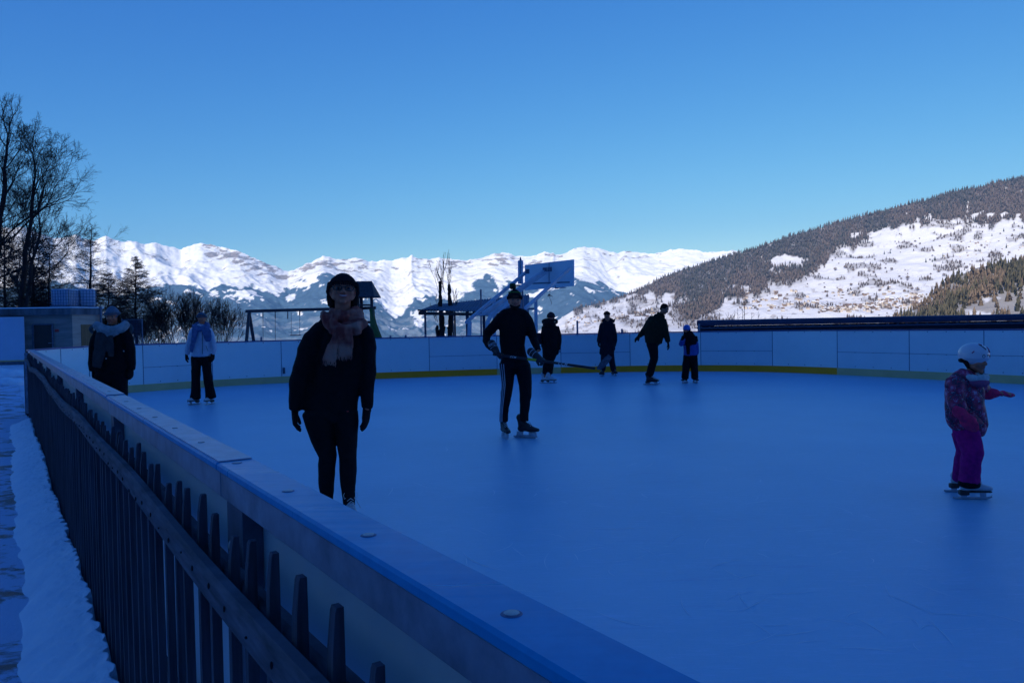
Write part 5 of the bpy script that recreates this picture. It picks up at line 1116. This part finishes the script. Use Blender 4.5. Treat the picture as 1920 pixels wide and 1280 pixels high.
for off in (-.86, -.62, -.36):
    pts = []
    for q in LEG:
        r = q[2] / f.ppm; c = f.p(q[0], q[1], q[3] if len(q) > 3 else 0); pts.append(c + Vector((off * r * 1.02, -math.sqrt(1 - off * off) * r * 1.03 - .004, 0)))
    f_ = MB().tube(pts, .0055, 6, ref=(.8, -.6, 0), ry=.0055); f_.build('side_stripe', mat('white_stripe', (.42, .46, .55), .7), tro, True)
def hat_extra(t): t.ell((-.08, .10, .80), (.19, .19, .17), n=16, m=10)
h = beanie(f, M, cloth('black_knit_hat', (0.012, 0.012, 0.015), bmp=.8, scale=100), top=.66, low=.12, w=.41, back=.05)
addM(MB(), M, lambda t: [t.ell((-.09 + .13 * math.cos(i * 2.4) * math.sqrt(i / 26), .09 + .13 * math.sin(i * 2.4) * math.sqrt(i / 26), .80 + .11 * math.cos(i * 1.7)), (.075, .075, .075), n=8, m=6) for i in range(26)]).build('pompom', mat('green_and_black_wool', (0.02, 0.10, 0.02), .95, scale=18, c2=(.012, .02, .012)), h, True)
gw = mat('green_wool', (0.05, 0.20, 0.03), .95)
addM(MB(), M, lambda t: t.tube([(.345 * math.cos(a), .06 + .39 * math.sin(a), .46 + .02 * math.sin(a)) for a in [k * math.pi / 16 for k in range(33)]], .03, 8, caps=False)).build('stripe', gw, h, True)
glv = mat('hockey_glove_black', (0.012, 0.013, 0.018), .6, scale=20); glw = mat('hockey_glove_white', (0.45, 0.48, 0.55), .6)
for h_, sgn in ((hl, -1), (hr, 1)):
    mb = MB(); h2 = list(h_); h2[6] = 1.45; hand_shape(mb, *h2); dv = Vector(h_[1]).normalized(); mb.tube([h_[0] - dv * .09, h_[0] - dv * .02, h_[0] + dv * .03], [.052, .048, .042], 14)
    g = link('hockey_glove', remesh(mb, 'hockey_glove', .007, 2, .002, 30), glv, f.root, True)
    pn = Vector(h_[2]); pn = (pn - dv * pn.dot(dv)).normalized(); back = -pn if -pn.y < pn.y else pn; back = Vector((0, -1, 0)); back = (back - dv * back.dot(dv)).normalized(); lt = dv.cross(back)
    m_ = MB()
    for k, o_ in ((-.075, .050), (-.03, .048)): m_.tube([h_[0] + dv * k + (back * math.cos(a) + lt * math.sin(a)) * o_ for a in (-1.1, -.6, 0, .6, 1.1)], .0034, 6)
    m_.build('cuff_piping', glw, g, True)
    if sgn < 0:
        tc = bpy.data.curves.new('glove_letters', 'FONT'); tc.body = 'BAU'; tc.size = .045; tc.extrude = .001; tc.align_x = 'CENTER'; to = bpy.data.objects.new('glove_letters', tc); COL.objects.link(to); dg = bpy.context.evaluated_depsgraph_get(); tm = bpy.data.meshes.new_from_object(to.evaluated_get(dg)); bpy.data.objects.remove(to)
        X_ = Vector((.97, 0, .22)).normalized(); Z_ = back; Y_ = Z_.cross(X_).normalized(); tm.transform(Matrix.Translation(h_[0] - dv * .055 + back * .061 - Y_ * .015) @ Matrix((Y_.cross(Z_), Y_, Z_)).transposed().to_4x4()); link('glove_letters', tm, glw, g)
skate(f, 945.5, 797, 0, (.30, -.95), 1.0, black_boot, True); skate(f, 983, 796, 0, (.92, -.40), 1.05, black_boot, True)

# hockey stick, a thing of its own
st = thing('hockey_stick', 'black hockey stick with yellow band held level by the man in black', 'hockey stick', sa)
ax = Vector((0, 0, 1)); yv = sd.cross(ax).normalized(); uv = yv.cross(sd).normalized()
if yv.y > 0: yv = -yv
MS = Matrix((sd, uv, yv)).transposed()
def sbox(a, b, w, h, m, name, par): return MB().box(sa + sd * (a + b) / 2, (b - a, h, w), MS.to_4x4(), min(w, h) * .25).build(name, m, par)
Ls = (sb - sa).length
sm_ = mat('stick_black', (0.012, 0.012, 0.015), .35); shf = sbox(0, Ls, .021, .030, sm_, 'shaft', st)
sy0 = (f.p(988, 674, -.34) - sa).dot(sd); sy1 = (f.p(1013, 676, -.35) - sa).dot(sd); sbox(sy0, sy1, .0225, .0315, mat('yellow_tape', (0.50, 0.46, 0.02), .5), 'yellow_band', shf)
bl = MB(); n_ = 10; v = []; fc = []
for i in range(n_ + 1):
    q = i / n_; c = sb + sd * (.02 + .135 * q) + uv * (.005 + .165 * q ** 1.35) + yv * (-.02 * q * q); hh = (.016 + .022 * min(1, q * 3)) * (1 if q < .9 else .8); d_ = (sd * .55 + uv * .8).normalized() if q > .3 else (sd + uv * q * 2).normalized(); pr = d_.cross(yv).normalized()
    for a_, b_ in ((-hh, -.006), (hh, -.006), (hh, .006), (-hh, .006)): v.append(c + pr * a_ + yv * b_)
for i in range(n_):
    for j in range(4): fc.append((i * 4 + j, (i + 1) * 4 + j, (i + 1) * 4 + (j + 1) % 4, i * 4 + (j + 1) % 4))
fc += [(3, 2, 1, 0), tuple(n_ * 4 + j for j in range(4))]
bl.add(v, fc); bl.build('blade', mat('taped_blade', (0.07, 0.09, 0.13), .7, var=.6, scale=30), st)
def word(txt, a, size, par, m_):
    tc = bpy.data.curves.new('letters', 'FONT'); tc.body = txt; tc.size = size; tc.extrude = .0006; tc.shear = .25; tc.space_character = 1.25; tc.align_y = 'CENTER'; tc.offset = .0008
    to = bpy.data.objects.new('letters', tc); COL.objects.link(to); dg = bpy.context.evaluated_depsgraph_get(); tm = bpy.data.meshes.new_from_object(to.evaluated_get(dg)); bpy.data.objects.remove(to)
    tm.transform(Matrix.Translation(sa + sd * a + yv * .0125) @ MS.to_4x4()); link('letters', tm, m_, par)
ltm = mat('white_lettering', (.60, .62, .66), .6)
word('CCM', (f.p(956, 668, -.32) - sa).dot(sd), .030, shf, ltm); word('CCM', (f.p(1046, 680, -.36) - sa).dot(sd), .046, shf, ltm)

# --- woman by the near boards at left
f = Fig(10.0, 210, 'leftmost woman, in black coat with pale scarf, behind the near boards', .013)
M = head_matrix(f.p(210.5, 593.5), .215, 6, -4, 0)
hl = (f.p(176, 694), (0, -.1, -1), (1, .3, 0), .17, -1, .5, 1.2); hr = (f.p(245, 692), (-.05, -.1, -1), (-1, .3, 0), .17, 1, .6, 1.2)
body(f, M, [(187, 622), (234, 622), (178, 655), (243, 655), (176, 694), (245, 692), (209, 695), (197, 755), (226, 755), (199, 818), (227, 818)], False, .009, hands=(hl, hr))
ct = f.piece('coat', black, [([(210, 612, 14), (210, 620, 22), (209, 640, 30), (209, 668, 31), (209, 690, 31.5), (209, 702, 31)], .6), [(190, 620, 11), (181, 636, 10.5), (177, 660, 10.5), (175, 682, 10), (175.5, 694, 8.5)], [(231, 620, 11), (240, 636, 10), (244, 660, 9.5), (246, 680, 8.5), (245.5, 692, 7.5)]], .011, .014, 8, 4, 11)
f.piece('trousers', black, [([(209, 696, 27), (209, 708, 29)], .6), [(194, 702, 16.5), (197, 730, 13), (198, 760, 10.5), (199, 790, 9.5), (199, 818, 8.5)], [(224, 702, 16), (226, 730, 13), (227, 760, 10.5), (227, 790, 9.5), (227, 818, 8.5)]], None, .006, 12, 3, 12)
for h in (hl, hr):
    mb = MB(); h2 = list(h); h2[6] = 1.5; hand_shape(mb, *h2); link('glove', remesh(mb, 'glove', .007, 2), black2, f.root, True)
beanie(f, M, cloth('blue_grey_knit', (0.13, 0.17, 0.22), bmp=.8, scale=100), top=.66, low=.15, w=.41)
link('hair', remesh(addM(MB(), M, lambda t: [t.tube([(s * .30, .05, .10), (s * .36, .06, -.15), (s * .42, .04, -.42)], [.10, .12, .09], 12) for s in (-1, 1)] + [t.tube([(0, .3, .1), (0, .34, -.2), (0, .3, -.5)], [.27, .30, .25], 14)]), 'hair', .009, 2, .004, 40, (1, 1, .2)), hair_m, f.root, True)
mb = MB(); c = f.p(209, 613); ring_tube(mb, c, .115, .10, .045, .036, seed=2, lump=.3); ring_tube(mb, c + Vector((0, -.01, -.04)), .14, .11, .06, .032, seed=5, lump=.3)
f.loft(mb, [(180, 609, 8, -.05), (195, 617, 9, -.12), (210, 620, 9, -.15), (225, 616, 9, -.13), (238, 607, 8, -.05)])
sc = link('scarf', remesh(mb, 'scarf', .009, 3, .010, 14, (1.3, 1.3, .6), 3), mat('pale_grey_wool', (0.26, 0.29, 0.31), .95, var=.3, scale=12, bmp=.4), f.root, True)
mb = MB(); f.loft(mb, [(193, 624, 13, -.13, .3), (190, 645, 13, -.16, .2), (185, 668, 12, -.17, .2), (181, 688, 10, -.17, .2)]); f.loft(mb, [(203, 630, 10, -.14, .25), (207, 650, 8, -.17, .2), (208, 668, 6, -.17, .2)])
link('scarf_tail', remesh(mb, 'scarf_tail', .008, 2, .012, 14, (1.5, 1.5, .3), 5), mat('brown_grey_wool', (0.040, 0.034, 0.038), .95, var=.3, scale=12), sc, True)
rg = random.Random(9)
def fur(cx, cy, rx, ry, n, m, dy=.03, a0=0, a1=6.283, l=.05):
    segs = []
    for _ in range(n):
        a = rg.uniform(a0, a1); p = f.p(cx + rx * math.cos(a), cy - ry * math.sin(a), dy + rg.uniform(-.05, .05)); d = Vector((math.cos(a) + rg.gauss(0, .4), rg.gauss(-.3, .5), math.sin(a) + rg.gauss(0, .4))).normalized(); segs.append((p - d * l * .5, p + d * l * .5, .004, .0012))
    return link('fur_trim', seg_mesh('fur_trim', segs), m, f.root)
furm = mat('grey_fur', (0.16, 0.18, 0.20), .95, var=.4)
fur(177, 617, 7, 6, 420, furm); fur(241, 616, 6, 7, 420, furm)
for x, y in ((199, 672), (232, 658)): MB().ell(f.p(x, y, -.205), (.009, .006, .009), n=10, m=7).build('snap_button', blade_m, ct, True)
skate(f, 199, 815, 0, (-.1, -1), .95, white_boot); skate(f, 227, 815, 0, (.2, -1), .95, white_boot)

# --- woman in white jacket
f = Fig(14.6, 380, 'woman in white jacket and black trousers with a blue scarf, left part of the ice', .014)
M = head_matrix(f.p(378, 597), .215, 4, 0, 0)
hl = (f.p(350, 664), (-.05, -.1, -1), (1, .3, 0), .17, -1, .35, 1.3); hr = (f.p(399, 664), (-.12, -.1, -1), (-1, .3, 0), .17, 1, .35, 1.5)
body(f, M, [(362, 618), (394, 618), (354, 641), (400, 641), (350, 664), (399, 664), (377, 665), (367, 705), (389, 705), (366, 748), (394, 748)], False, .011, hands=(hl, hr), eyes=True)
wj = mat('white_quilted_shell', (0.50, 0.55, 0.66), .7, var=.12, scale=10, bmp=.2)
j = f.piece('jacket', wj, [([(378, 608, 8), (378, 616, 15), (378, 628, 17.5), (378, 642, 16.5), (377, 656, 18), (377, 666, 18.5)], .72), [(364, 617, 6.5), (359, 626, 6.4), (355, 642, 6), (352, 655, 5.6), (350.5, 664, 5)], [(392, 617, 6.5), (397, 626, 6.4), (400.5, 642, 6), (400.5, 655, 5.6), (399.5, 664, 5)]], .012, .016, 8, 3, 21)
tr = f.piece('trousers', black, [([(377, 660, 15.5), (377, 672, 17)], .62), [(368, 670, 10), (367.5, 690, 8.8), (367, 715, 8.2), (367, 735, 9), (366.5, 746, 9.8)], [(386, 670, 10), (388, 690, 8.8), (390.5, 715, 8.4), (394, 735, 9), (395.5, 745, 10)]], .012, .007, 12, 3, 22)
MB().tube([f.p(379, 620, -.145), f.p(379.5, 640, -.135), f.p(379.5, 663, -.13)], .005, 6).build('zip', navy_c, j); MB().tube([f.p(383, 624, -.14), f.p(382, 632, -.14)], .004, 6).build('pocket_zip', navy_c, j); MB().tube([f.p(386, 648, -.135), f.p(390, 658, -.12)], .004, 6).build('pocket_zip', navy_c, j)
for h in (hl, hr):
    mb = MB(); h2 = list(h); h2[6] = 1.7; hand_shape(mb, *h2); link('glove', remesh(mb, 'glove', .008, 2), black2, f.root, True)
beanie(f, M, cloth('grey_blue_knit', (0.07, 0.11, 0.16), bmp=.8, scale=90), top=.60, low=.13, w=.42)
bs = mat('blue_wool', (0.085, 0.13, 0.27), .95, var=.3, scale=14, bmp=.4); mb = MB(); c = f.p(377, 610); ring_tube(mb, c, .12, .11, .04, .045, seed=2, lump=.2); ring_tube(mb, c + Vector((0, -.01, -.04)), .135, .12, .05, .036, seed=7, lump=.2)
sc = link('scarf', remesh(mb, 'scarf', .010, 3, .010, 14, (1.3, 1.3, .6), 3), bs, f.root, True)
mb = MB(); f.loft(mb, [(367, 616, 7, -.13, .4), (364, 632, 5.5, -.17, .3), (361, 648, 4.5, -.17, .3), (358.5, 660, 3.5, -.16, .3)]); link('scarf_tail', remesh(mb, 'scarf_tail', .008, 2, .008, 14), bs, sc, True)
mb = MB(); f.loft(mb, [(384, 614, 7, -.13, .4), (388, 624, 8.5, -.17, .3), (390, 633, 7.5, -.17, .3), (390, 640, 4.5, -.165, .3)]); link('scarf_tail', remesh(mb, 'scarf_tail', .008, 2, .008, 14), bs, sc, True)
skate(f, 366, 749, 0, (-.45, -.9), .95, white_boot); skate(f, 394.5, 749, 0, (-.25, -.95), .95, white_boot)

# --- woman with backpack, seen from behind
f = Fig(18.2, 1030, 'woman in dark fur-hooded coat with a small backpack and white skates', .014)
M = head_matrix(f.p(1033.5, 594.5), .21, 125, 0, 0)
hl = (f.p(1020, 652, .05), (.1, 0, -1), (-1, 0, 0), .165, 1, .5, 1.2); hr = (f.p(1046, 655), (.0, -.2, -1), (-1, 0, 0), .165, 1, .6, 1.3)
body(f, M, [(1020, 614, .03), (1044, 614), (1018, 634, .05), (1048, 638), (1020, 652, .05), (1046, 655), (1030, 662), (1024, 685), (1033, 685), (1021, 708), (1031, 708)], False, .012, hands=(hl, hr))
f.piece('coat', black, [([(1032, 604, 7.5), (1032, 612, 13.5), (1032, 628, 16), (1032, 645, 17), (1031, 660, 14.5), (1029, 673, 11.5)], .75), [(1043, 613, 6), (1047.5, 628, 5.6), (1048.5, 642, 5), (1046.5, 655, 4.6)], [(1021, 613, 6, .05), (1018, 630, 5.5, .06), (1019, 650, 5, .05)]], .012, .014, 8, 3, 31)
f.piece('leggings', black, [[(1024.5, 664, 7), (1023.5, 684, 6), (1021.5, 700, 5)], [(1033, 664, 7), (1033, 684, 5.8), (1031.5, 700, 4.8)]], None, .004, 12, 3)
for h in (hl, hr):
    mb = MB(); h2 = list(h); h2[6] = 1.5; hand_shape(mb, *h2); link('glove', remesh(mb, 'glove', .009, 2), black2, f.root, True)
MB().tube([f.p(1040, 656.5, -.02), f.p(1050, 659, -.02)], .022, 8).build('pale_cuff', mat('pale_grey_wool', (0, 0, 0)), f.root, True)
bp = f.piece('backpack', navy_c, [([(1011, 626, 5), (1010, 634, 6.5), (1011, 643, 6)], 1.5)], .012, .008, 10, 3, 33)
beanie(f, M, cloth('dark_brown_knit', (0.035, 0.028, 0.032), bmp=.8, scale=90), top=.62, low=.02, w=.42)
f.piece('hood', black, [([(1030, 600, 9), (1030, 608, 13), (1030, 613, 13)], .9)], .012, .01, 10, 2, 34)
fur(1031, 603, 13, 5, 900, mat('brown_fur', (0.06, 0.055, 0.06), .95, var=.4), 0, l=.07)
skate(f, 1020.5, 706, .02, (.55, -.25), .9, white_boot); skate(f, 1031, 706, -.05, (1, -.1), .9, white_boot)

# --- man in dark hooded coat
f = Fig(20.2, 1139, 'person in knee-length dark coat and cap right behind the stick blade', .014)
M = head_matrix(f.p(1138, 591), .215, -15, 0, 0)
hl = (f.p(1122.5, 640), (0, -.1, -1), (1, .3, 0), .175, -1, .4, 1.3); hr = (f.p(1152, 648, .05), (0, 0, -1), (-1, .3, 0), .175, 1, .5, 1.2)
body(f, M, [(1129, 608), (1149, 608), (1125, 625), (1153, 627), (1122.5, 640), (1152, 648, .05), (1139, 656), (1131, 677, -.05), (1147, 677, .05), (1129, 697, -.1), (1151, 697, .1)], False, .012, hands=(hl, hr))
f.piece('coat', navy_c, [([(1138, 600, 6), (1139, 606, 12), (1139, 616, 14.5), (1139, 634, 14.5), (1139, 652, 14.5), (1138, 664, 14.5)], .6), [(1129, 608, 5), (1126, 620, 4.6), (1123.5, 634, 4.2), (1122.5, 641, 3.8)], [(1149, 608, 5), (1152.5, 622, 4.6), (1153, 638, 4.2), (1152, 648, 3.8, .05)]], .012, .014, 8, 3, 41)
f.piece('hood', navy_c, [[(1131, 601, 4), (1139, 599, 6.5, .12), (1148, 601, 4)], [(1150, 604, 2.5, .08), (1152.5, 598, 1.6, .08)]], .012, .006, 10, 2)
f.piece('trousers', navy_c, [[(1134, 658, 7.5), (1132, 676, 6, -.04), (1130, 694, 5.3, -.09)], [(1143, 658, 7.5), (1147, 676, 6, .04), (1150.5, 694, 5.3, .09)]], None, .005, 12, 3)
for h in (hl, hr):
    mb = MB(); h2 = list(h); h2[6] = 1.5; hand_shape(mb, *h2); link('glove', remesh(mb, 'glove', .009, 2), black2, f.root, True)
beanie(f, M, cloth('black_knit', (0, 0, 0)), top=.54, low=.13, w=.40)
skate(f, 1129.5, 695, -.09, (-.5, -.9), .95, black_boot); skate(f, 1150.5, 695, .09, (.35, -.9), .95, black_boot)

# --- man leaning forward
f = Fig(17.1, 1222, 'man in olive jacket leaning forward on one skate with his arms stretched out', .014)
M = head_matrix(f.p(1246, 579.5), .225, 55, -28, 0)
hl = (f.p(1199, 630, .05), (-.75, -.1, -.65), (.4, .2, -.8), .185, 1, .3, 1.3); hr = (f.p(1252.5, 642, -.1), (.15, -.1, -1), (-1, .2, 0), .185, 1, .4, 1.15)
body(f, M, [(1224, 602, .1), (1240, 602, -.1), (1210, 615, .1), (1248, 622, -.12), (1199, 630, .05), (1252.5, 642, -.1), (1222, 642), (1227, 672, -.05), (1226, 672, .12), (1219, 704), (1221, 704, .15)], False, .012, hands=(hl, hr))
f.piece('jacket', cloth('olive_fabric', (0.018, 0.020, 0.012)), [([(1240, 589, 8), (1235, 598, 13), (1230, 608, 18), (1228, 620, 20.5), (1226, 632, 18), (1225.5, 642, 16.8)], .8), [(1226, 600, 11, .05), (1217, 608, 8.5, .08), (1209, 618, 6.4, .08), (1202, 627, 5, .06), (1199, 630, 4.4, .05)], [(1241, 601, 9, -.08), (1246, 614, 7.5, -.12), (1249, 628, 6, -.12), (1252, 640, 4.6, -.1)]], .012, .014, 8, 3, 51)
f.piece('trousers', black, [([(1224, 636, 13), (1224, 646, 12.5)], .9), [(1222, 644, 10.5, -.05), (1225.5, 660, 9, -.06), (1226.5, 673, 7.6, -.05), (1221, 688, 7), (1218, 703, 6.8)], [(1225, 644, 9, .08), (1227, 672, 7.5, .12), (1222.5, 690, 6.5, .14), (1219.5, 702, 6, .15)]], None, .006, 12, 3, 52)
for h, k_ in ((hl, 1.7), (hr, 1.15)):
    mb = MB(); h2 = list(h); h2[6] = k_; hand_shape(mb, *h2)
    if k_ > 1.3: link('glove', remesh(mb, 'glove', .009, 2), black2, f.root, True)
mb = MB(); h2 = list(hr); h2[6] = 1.35; hand_shape(mb, *h2); link('glove', remesh(mb, 'glove', .009, 2), black2, f.root, True)
link('hair', remesh(addM(MB(), M, lambda t: (t.ell((0, .09, .17), (.365, .42, .37), n=22, m=14), t.ell((0, .25, -.05), (.28, .24, .25), n=16, m=10))), 'hair', .009, 1, .004, 40), hair_m, f.root, True)
skate(f, 1218, 704, 0, (.96, -.25), 1.0, black_boot); skate(f, 1221, 703, .16, (.9, -.1), 1.0, white_boot)

# --- child with blue helmet
f = Fig(17.4, 1292, 'child in bright blue helmet and blue-and-black jacket by the far boards', .012)
M = head_matrix(f.p(1287.5, 618), .192, -25, -8, 0)
hl = (f.p(1279, 636, -.16), (.35, -.1, .8), (.3, 1, 0), .13, -1, .7, 1.2); hr = (f.p(1306.5, 664, -.02), (0, -.1, -1), (-1, .3, 0), .13, 1, .5, 1.4)
body(f, M, [(1283, 632), (1301, 632), (1277, 644, -.08), (1306, 648), (1279, 636, -.16), (1306.5, 664, -.02), (1294, 660), (1287, 685), (1301, 685), (1285, 708), (1303, 708)], False, .010, hands=(hl, hr))
j = f.piece('jacket', mat('bright_blue_shell', (0.02, 0.07, 0.34), .6, scale=20, bmp=.2), [([(1290, 624, 7), (1291, 630, 11), (1293, 642, 13), (1294.5, 655, 13.2), (1295, 665, 13.4)], .7), [(1284, 632, 5.6), (1279.5, 640, 5.4, -.05), (1277.5, 645, 5, -.09), (1279, 638, 4.2, -.15)], [(1301, 632, 5.6), (1305, 645, 5), (1306.5, 656, 4.6), (1306.5, 663, 4.2)]], .011, .010, 9, 3, 61)
f.piece('jacket_yoke', black, [([(1290, 622, 8), (1291, 630, 12), (1293, 639, 13.8), (1294, 645, 13.8)], .76), [(1302, 632, 5.9), (1304, 640, 5.6)], ([(1290, 640, 5, -.10), (1290, 652, 4, -.115), (1290.5, 664, 3.5, -.115)], .4)], .010, .006, 9, 2, 62, parent=j)
f.piece('snow_trousers', black, [([(1294, 660, 12.5), (1294, 670, 13.2)], .65), [(1288, 668, 7.6), (1286, 690, 7), (1284.5, 709, 6.8)], [(1300, 668, 7.6), (1302, 690, 7), (1303, 709, 6.8)]], None, .007, 12, 3, 63)
for h in (hl, hr):
    mb = MB(); h2 = list(h); h2[6] = 1.45; hand_shape(mb, *h2); link('glove', remesh(mb, 'glove', .008, 2), black2, f.root, True)
def helmet(f, M, m, k=1.0):
    def sh(t): t.ell((0, .06, .20), (.43 * k, .50 * k, .40 * k), n=28, m=18); t.tube([(0, .05, .07), (0, .05, .2)], .43 * k, 28, ref=(1, 0, 0), ry=.49 * k, ck=.05); t.tube([(-.2, -.42, .12), (0, -.49, .13), (.2, -.42, .12)], [.03, .045, .03], 10)
    ms = remesh(addM(MB(), M, sh), 'helmet', .006, 3); h = link('helmet', ms, m, f.root, True)
    link('ear_pads', remesh(addM(MB(), M, lambda t: [t.tube([(s * .36, .08, .10), (s * .37, .06, -.08), (s * .33, .0, -.27)], [.12, .12, .07], 14, ref=(0, 1, 0), ry=[.06, .06, .04]) for s in (-1, 1)] + [t.tube([(-.38, .2, -.0), (-.2, .42, -.02), (0, .48, -.03), (.2, .42, -.02), (.38, .2, 0)], .10, 10)]), 'ear_pads', .007, 2), black2, h, True)
    addM(MB(), M, lambda t: t.tube([(-.33, -.02, -.25), (-.2, -.22, -.44), (0, -.3, -.49), (.2, -.22, -.44), (.33, -.02, -.25)], .016, 7)).build('chin_strap', black2, h, True); return h
helmet(f, M, mat('blue_helmet_shell', (0.04, 0.14, 0.55), .3, var=.08))
skate(f, 1285, 709, 0, (-.75, -.65), .78, black_boot, True); skate(f, 1303, 709, 0, (.3, -.9), .78, black_boot, True)

# --- little girl at the right
f = Fig(5.84, 1818, 'little girl in flowered purple jacket and white helmet at the right edge', .009)
M = head_matrix(f.p(1828, 675), .205, 20, -2, 0)
wl, wr = f.p(1805, 778, -.16), f.p(1866, 737, .05)
hl = (wl, (.55, -.15, -.8), (.5, .6, .2), .135, 1, .5, 1.6, 0, .5, True); hr = (wr, (.97, .02, -.04), (0, .2, -1), .14, 1, .35, 1.25, 0, .3, True)
body(f, M, [(1788, 722, -.05), (1838, 722, .08), (1795, 755, -.10), (1850, 738, .10), (1805, 778, -.16), (1866, 737, .05), (1812, 800), (1818, 850, -.03), (1808, 850, .1), (1818, 908), (1799, 898, .25)], False, .007, hands=(hl, hr))
fl_m = bpy.data.materials.new('flowered_quilted_shell'); fl_m.use_nodes = True; nt = fl_m.node_tree; pb = nt.nodes['Principled BSDF']; tc = nt.nodes.new('ShaderNodeTexCoord')
vo = nt.nodes.new('ShaderNodeTexVoronoi'); vo.inputs['Scale'].default_value = 17; nt.links.new(tc.outputs['Object'], vo.inputs['Vector']); nz = noise_node(nt, 45, 4, .7, dist=1.5)
c1 = ramp(nt, vo.outputs['Distance'], [(0.0, (.45, .40, .50)), (.2, (.50, .12, .26)), (.4, (.34, .015, .08)), (.65, (.03, .012, .05)), (1, (.06, .01, .04))]); c1 = mixc(nt, ramp(nt, nz, [(.50, (0, 0, 0)), (.62, (1, 1, 1))]), c1, (.42, .015, .06)); c1 = mixc(nt, ramp(nt, nz, [(.36, (1, 1, 1)), (.42, (0, 0, 0))]), c1, (.36, .36, .48))
br_tex = nt.nodes.new('ShaderNodeTexWave'); br_tex.inputs['Scale'].default_value = 3.2; br_tex.bands_direction = 'DIAGONAL'; mp = nt.nodes.new('ShaderNodeMapping'); mp.inputs['Scale'].default_value = (1, 0, 1); nt.links.new(tc.outputs['Object'], mp.inputs[0]); nt.links.new(mp.outputs[0], br_tex.inputs[0])
br2 = nt.nodes.new('ShaderNodeTexWave'); br2.inputs['Scale'].default_value = 3.2; br2.bands_direction = 'DIAGONAL'; mp2 = nt.nodes.new('ShaderNodeMapping'); mp2.inputs['Scale'].default_value = (-1, 0, 1); nt.links.new(tc.outputs['Object'], mp2.inputs[0]); nt.links.new(mp2.outputs[0], br2.inputs[0])
mn = nt.nodes.new('ShaderNodeMath'); mn.operation = 'MINIMUM'; nt.links.new(br_tex.outputs['Fac'], mn.inputs[0]); nt.links.new(br2.outputs['Fac'], mn.inputs[1]); pw_ = nt.nodes.new('ShaderNodeMath'); pw_.operation = 'POWER'; pw_.inputs[1].default_value = .25; nt.links.new(mn.outputs[0], pw_.inputs[0])
nt.links.new(c1, pb.inputs['Base Color']); pb.inputs['Roughness'].default_value = .55; nt.links.new(bump(nt, pw_.outputs[0], .9, .025), pb.inputs['Normal'])
f.piece('jacket', fl_m, [([(1818, 700, 20), (1812, 712, 30), (1810, 732, 36), (1809, 756, 36.5), (1812, 780, 38), (1815, 796, 37), (1812, 806, 33)], .72), [(1792, 716, 19, -.05), (1788, 735, 17, -.08), (1791, 754, 16, -.11), (1797, 769, 14.5, -.15)], [(1832, 718, 16, .06), (1844, 731, 14, .10), (1851, 737, 12, .09)]], .009, .010, 9, 4, 71)
mg = mat('magenta_knit', (0.80, 0.025, 0.11), .9, var=.25, scale=40, bmp=.4); pu = cloth('purple_snow_fabric', (0.42, 0.012, 0.16), bmp=.2)
f.piece('snow_trousers', pu, [([(1813, 800, 28), (1816, 815, 27)], .75), [(1814, 808, 25, -.02), (1819, 828, 21.5, -.05), (1823, 850, 18.5, -.08), (1820, 868, 18, -.05), (1818, 888, 18.5), (1816.5, 906, 19.5)], [(1808, 812, 22, .08), (1811, 845, 16, .10), (1804, 872, 15, .18), (1799, 898, 15, .24)]], .009, .012, 9, 3, 72)
f.piece('trouser_hem', black, [[(1817, 904, 19.6), (1817, 909, 19)]], .007, .002, 12, 2); 
for h_, pre in ((hl, (f.p(1796, 768, -.16), f.p(1808, 783, -.165))), (hr, (f.p(1848, 738, .08), f.p(1866, 737, .06)))):
    mb = MB(); h2 = list(h_); h2[6] = 1.9 if h_ is hl else 1.35; hand_shape(mb, *h2); mb.tube([pre[0], pre[0].lerp(pre[1], .5), pre[1]], [.046, .048, .036], 14); link('mitten', remesh(mb, 'mitten', .007, 3, .003, 25), mg, f.root, True)
wh = mat('white_helmet_shell', (0.60, 0.60, 0.64), .3, var=.04)
h = helmet(f, M, wh, 1.10)
rgh = random.Random(12); dm = [mat('helmet_decor_pink', (.40, .03, .12), .4), mat('helmet_decor_dark', (.04, .05, .06), .4)]
def deco(pts, rad, m_): 
    out = []
    for a, z in pts:
        el = math.asin(min(1, max(-1, (z - .20) / .445))); out.append((.478 * math.cos(el) * math.sin(a), .06 - .557 * math.cos(el) * math.cos(a), .20 + .445 * math.sin(el)))
    addM(MB(), M, lambda t: t.tube(out, rad, 6)).build('helmet_decor', m_, h)
deco([(-.25, .58), (-.1, .50), (.02, .42)], .020, dm[1]); deco([(-.2, .60), (-.02, .57)], .022, dm[0]); deco([(.55, .40), (.7, .48), (.8, .36)], .024, dm[0]); deco([(.35, .37), (.42, .32)], .022, dm[0]); deco([(-.95, .35), (-1.05, .30)], .02, dm[0]); deco([(-.02, .20), (.15, .23), (.32, .21), (.5, .17)], .012, dm[1]); deco([(.3, .17), (.48, .12)], .016, dm[0])
deco([(-.30 + .10 * math.sin(k * .7), .18 + .06 * math.cos(k * .7)) for k in range(10)], .010, dm[1])
mb = MB(); c = f.p(1823, 708); ring_tube(mb, c + Vector((0, 0, .0)), .080, .085, .0, .032, seed=3, lump=.1)
for i in range(0): pass
sc = link('neck_warmer', remesh(mb, 'neck_warmer', .007, 3, .005, 14), mat('cream_fleece', (0.46, 0.50, 0.50), .95, scale=50, bmp=.6), f.root, True)
mb = MB(); ring_tube(mb, c + Vector((.0, 0, -.035)), .088, .092, .0, .028, seed=6, lump=.1); link('neck_warmer_edge', remesh(mb, 'neck_warmer_edge', .007, 3, .004, 14), mat('rose_fleece', (0.28, 0.07, 0.15), .95, scale=50, bmp=.6), sc, True)
skate(f, 1819, 905, 0, (1, -.12), .84, white_boot, top=.155); skate(f, 1800, 899, .25, (1, -.05), .84, white_boot, top=.155)
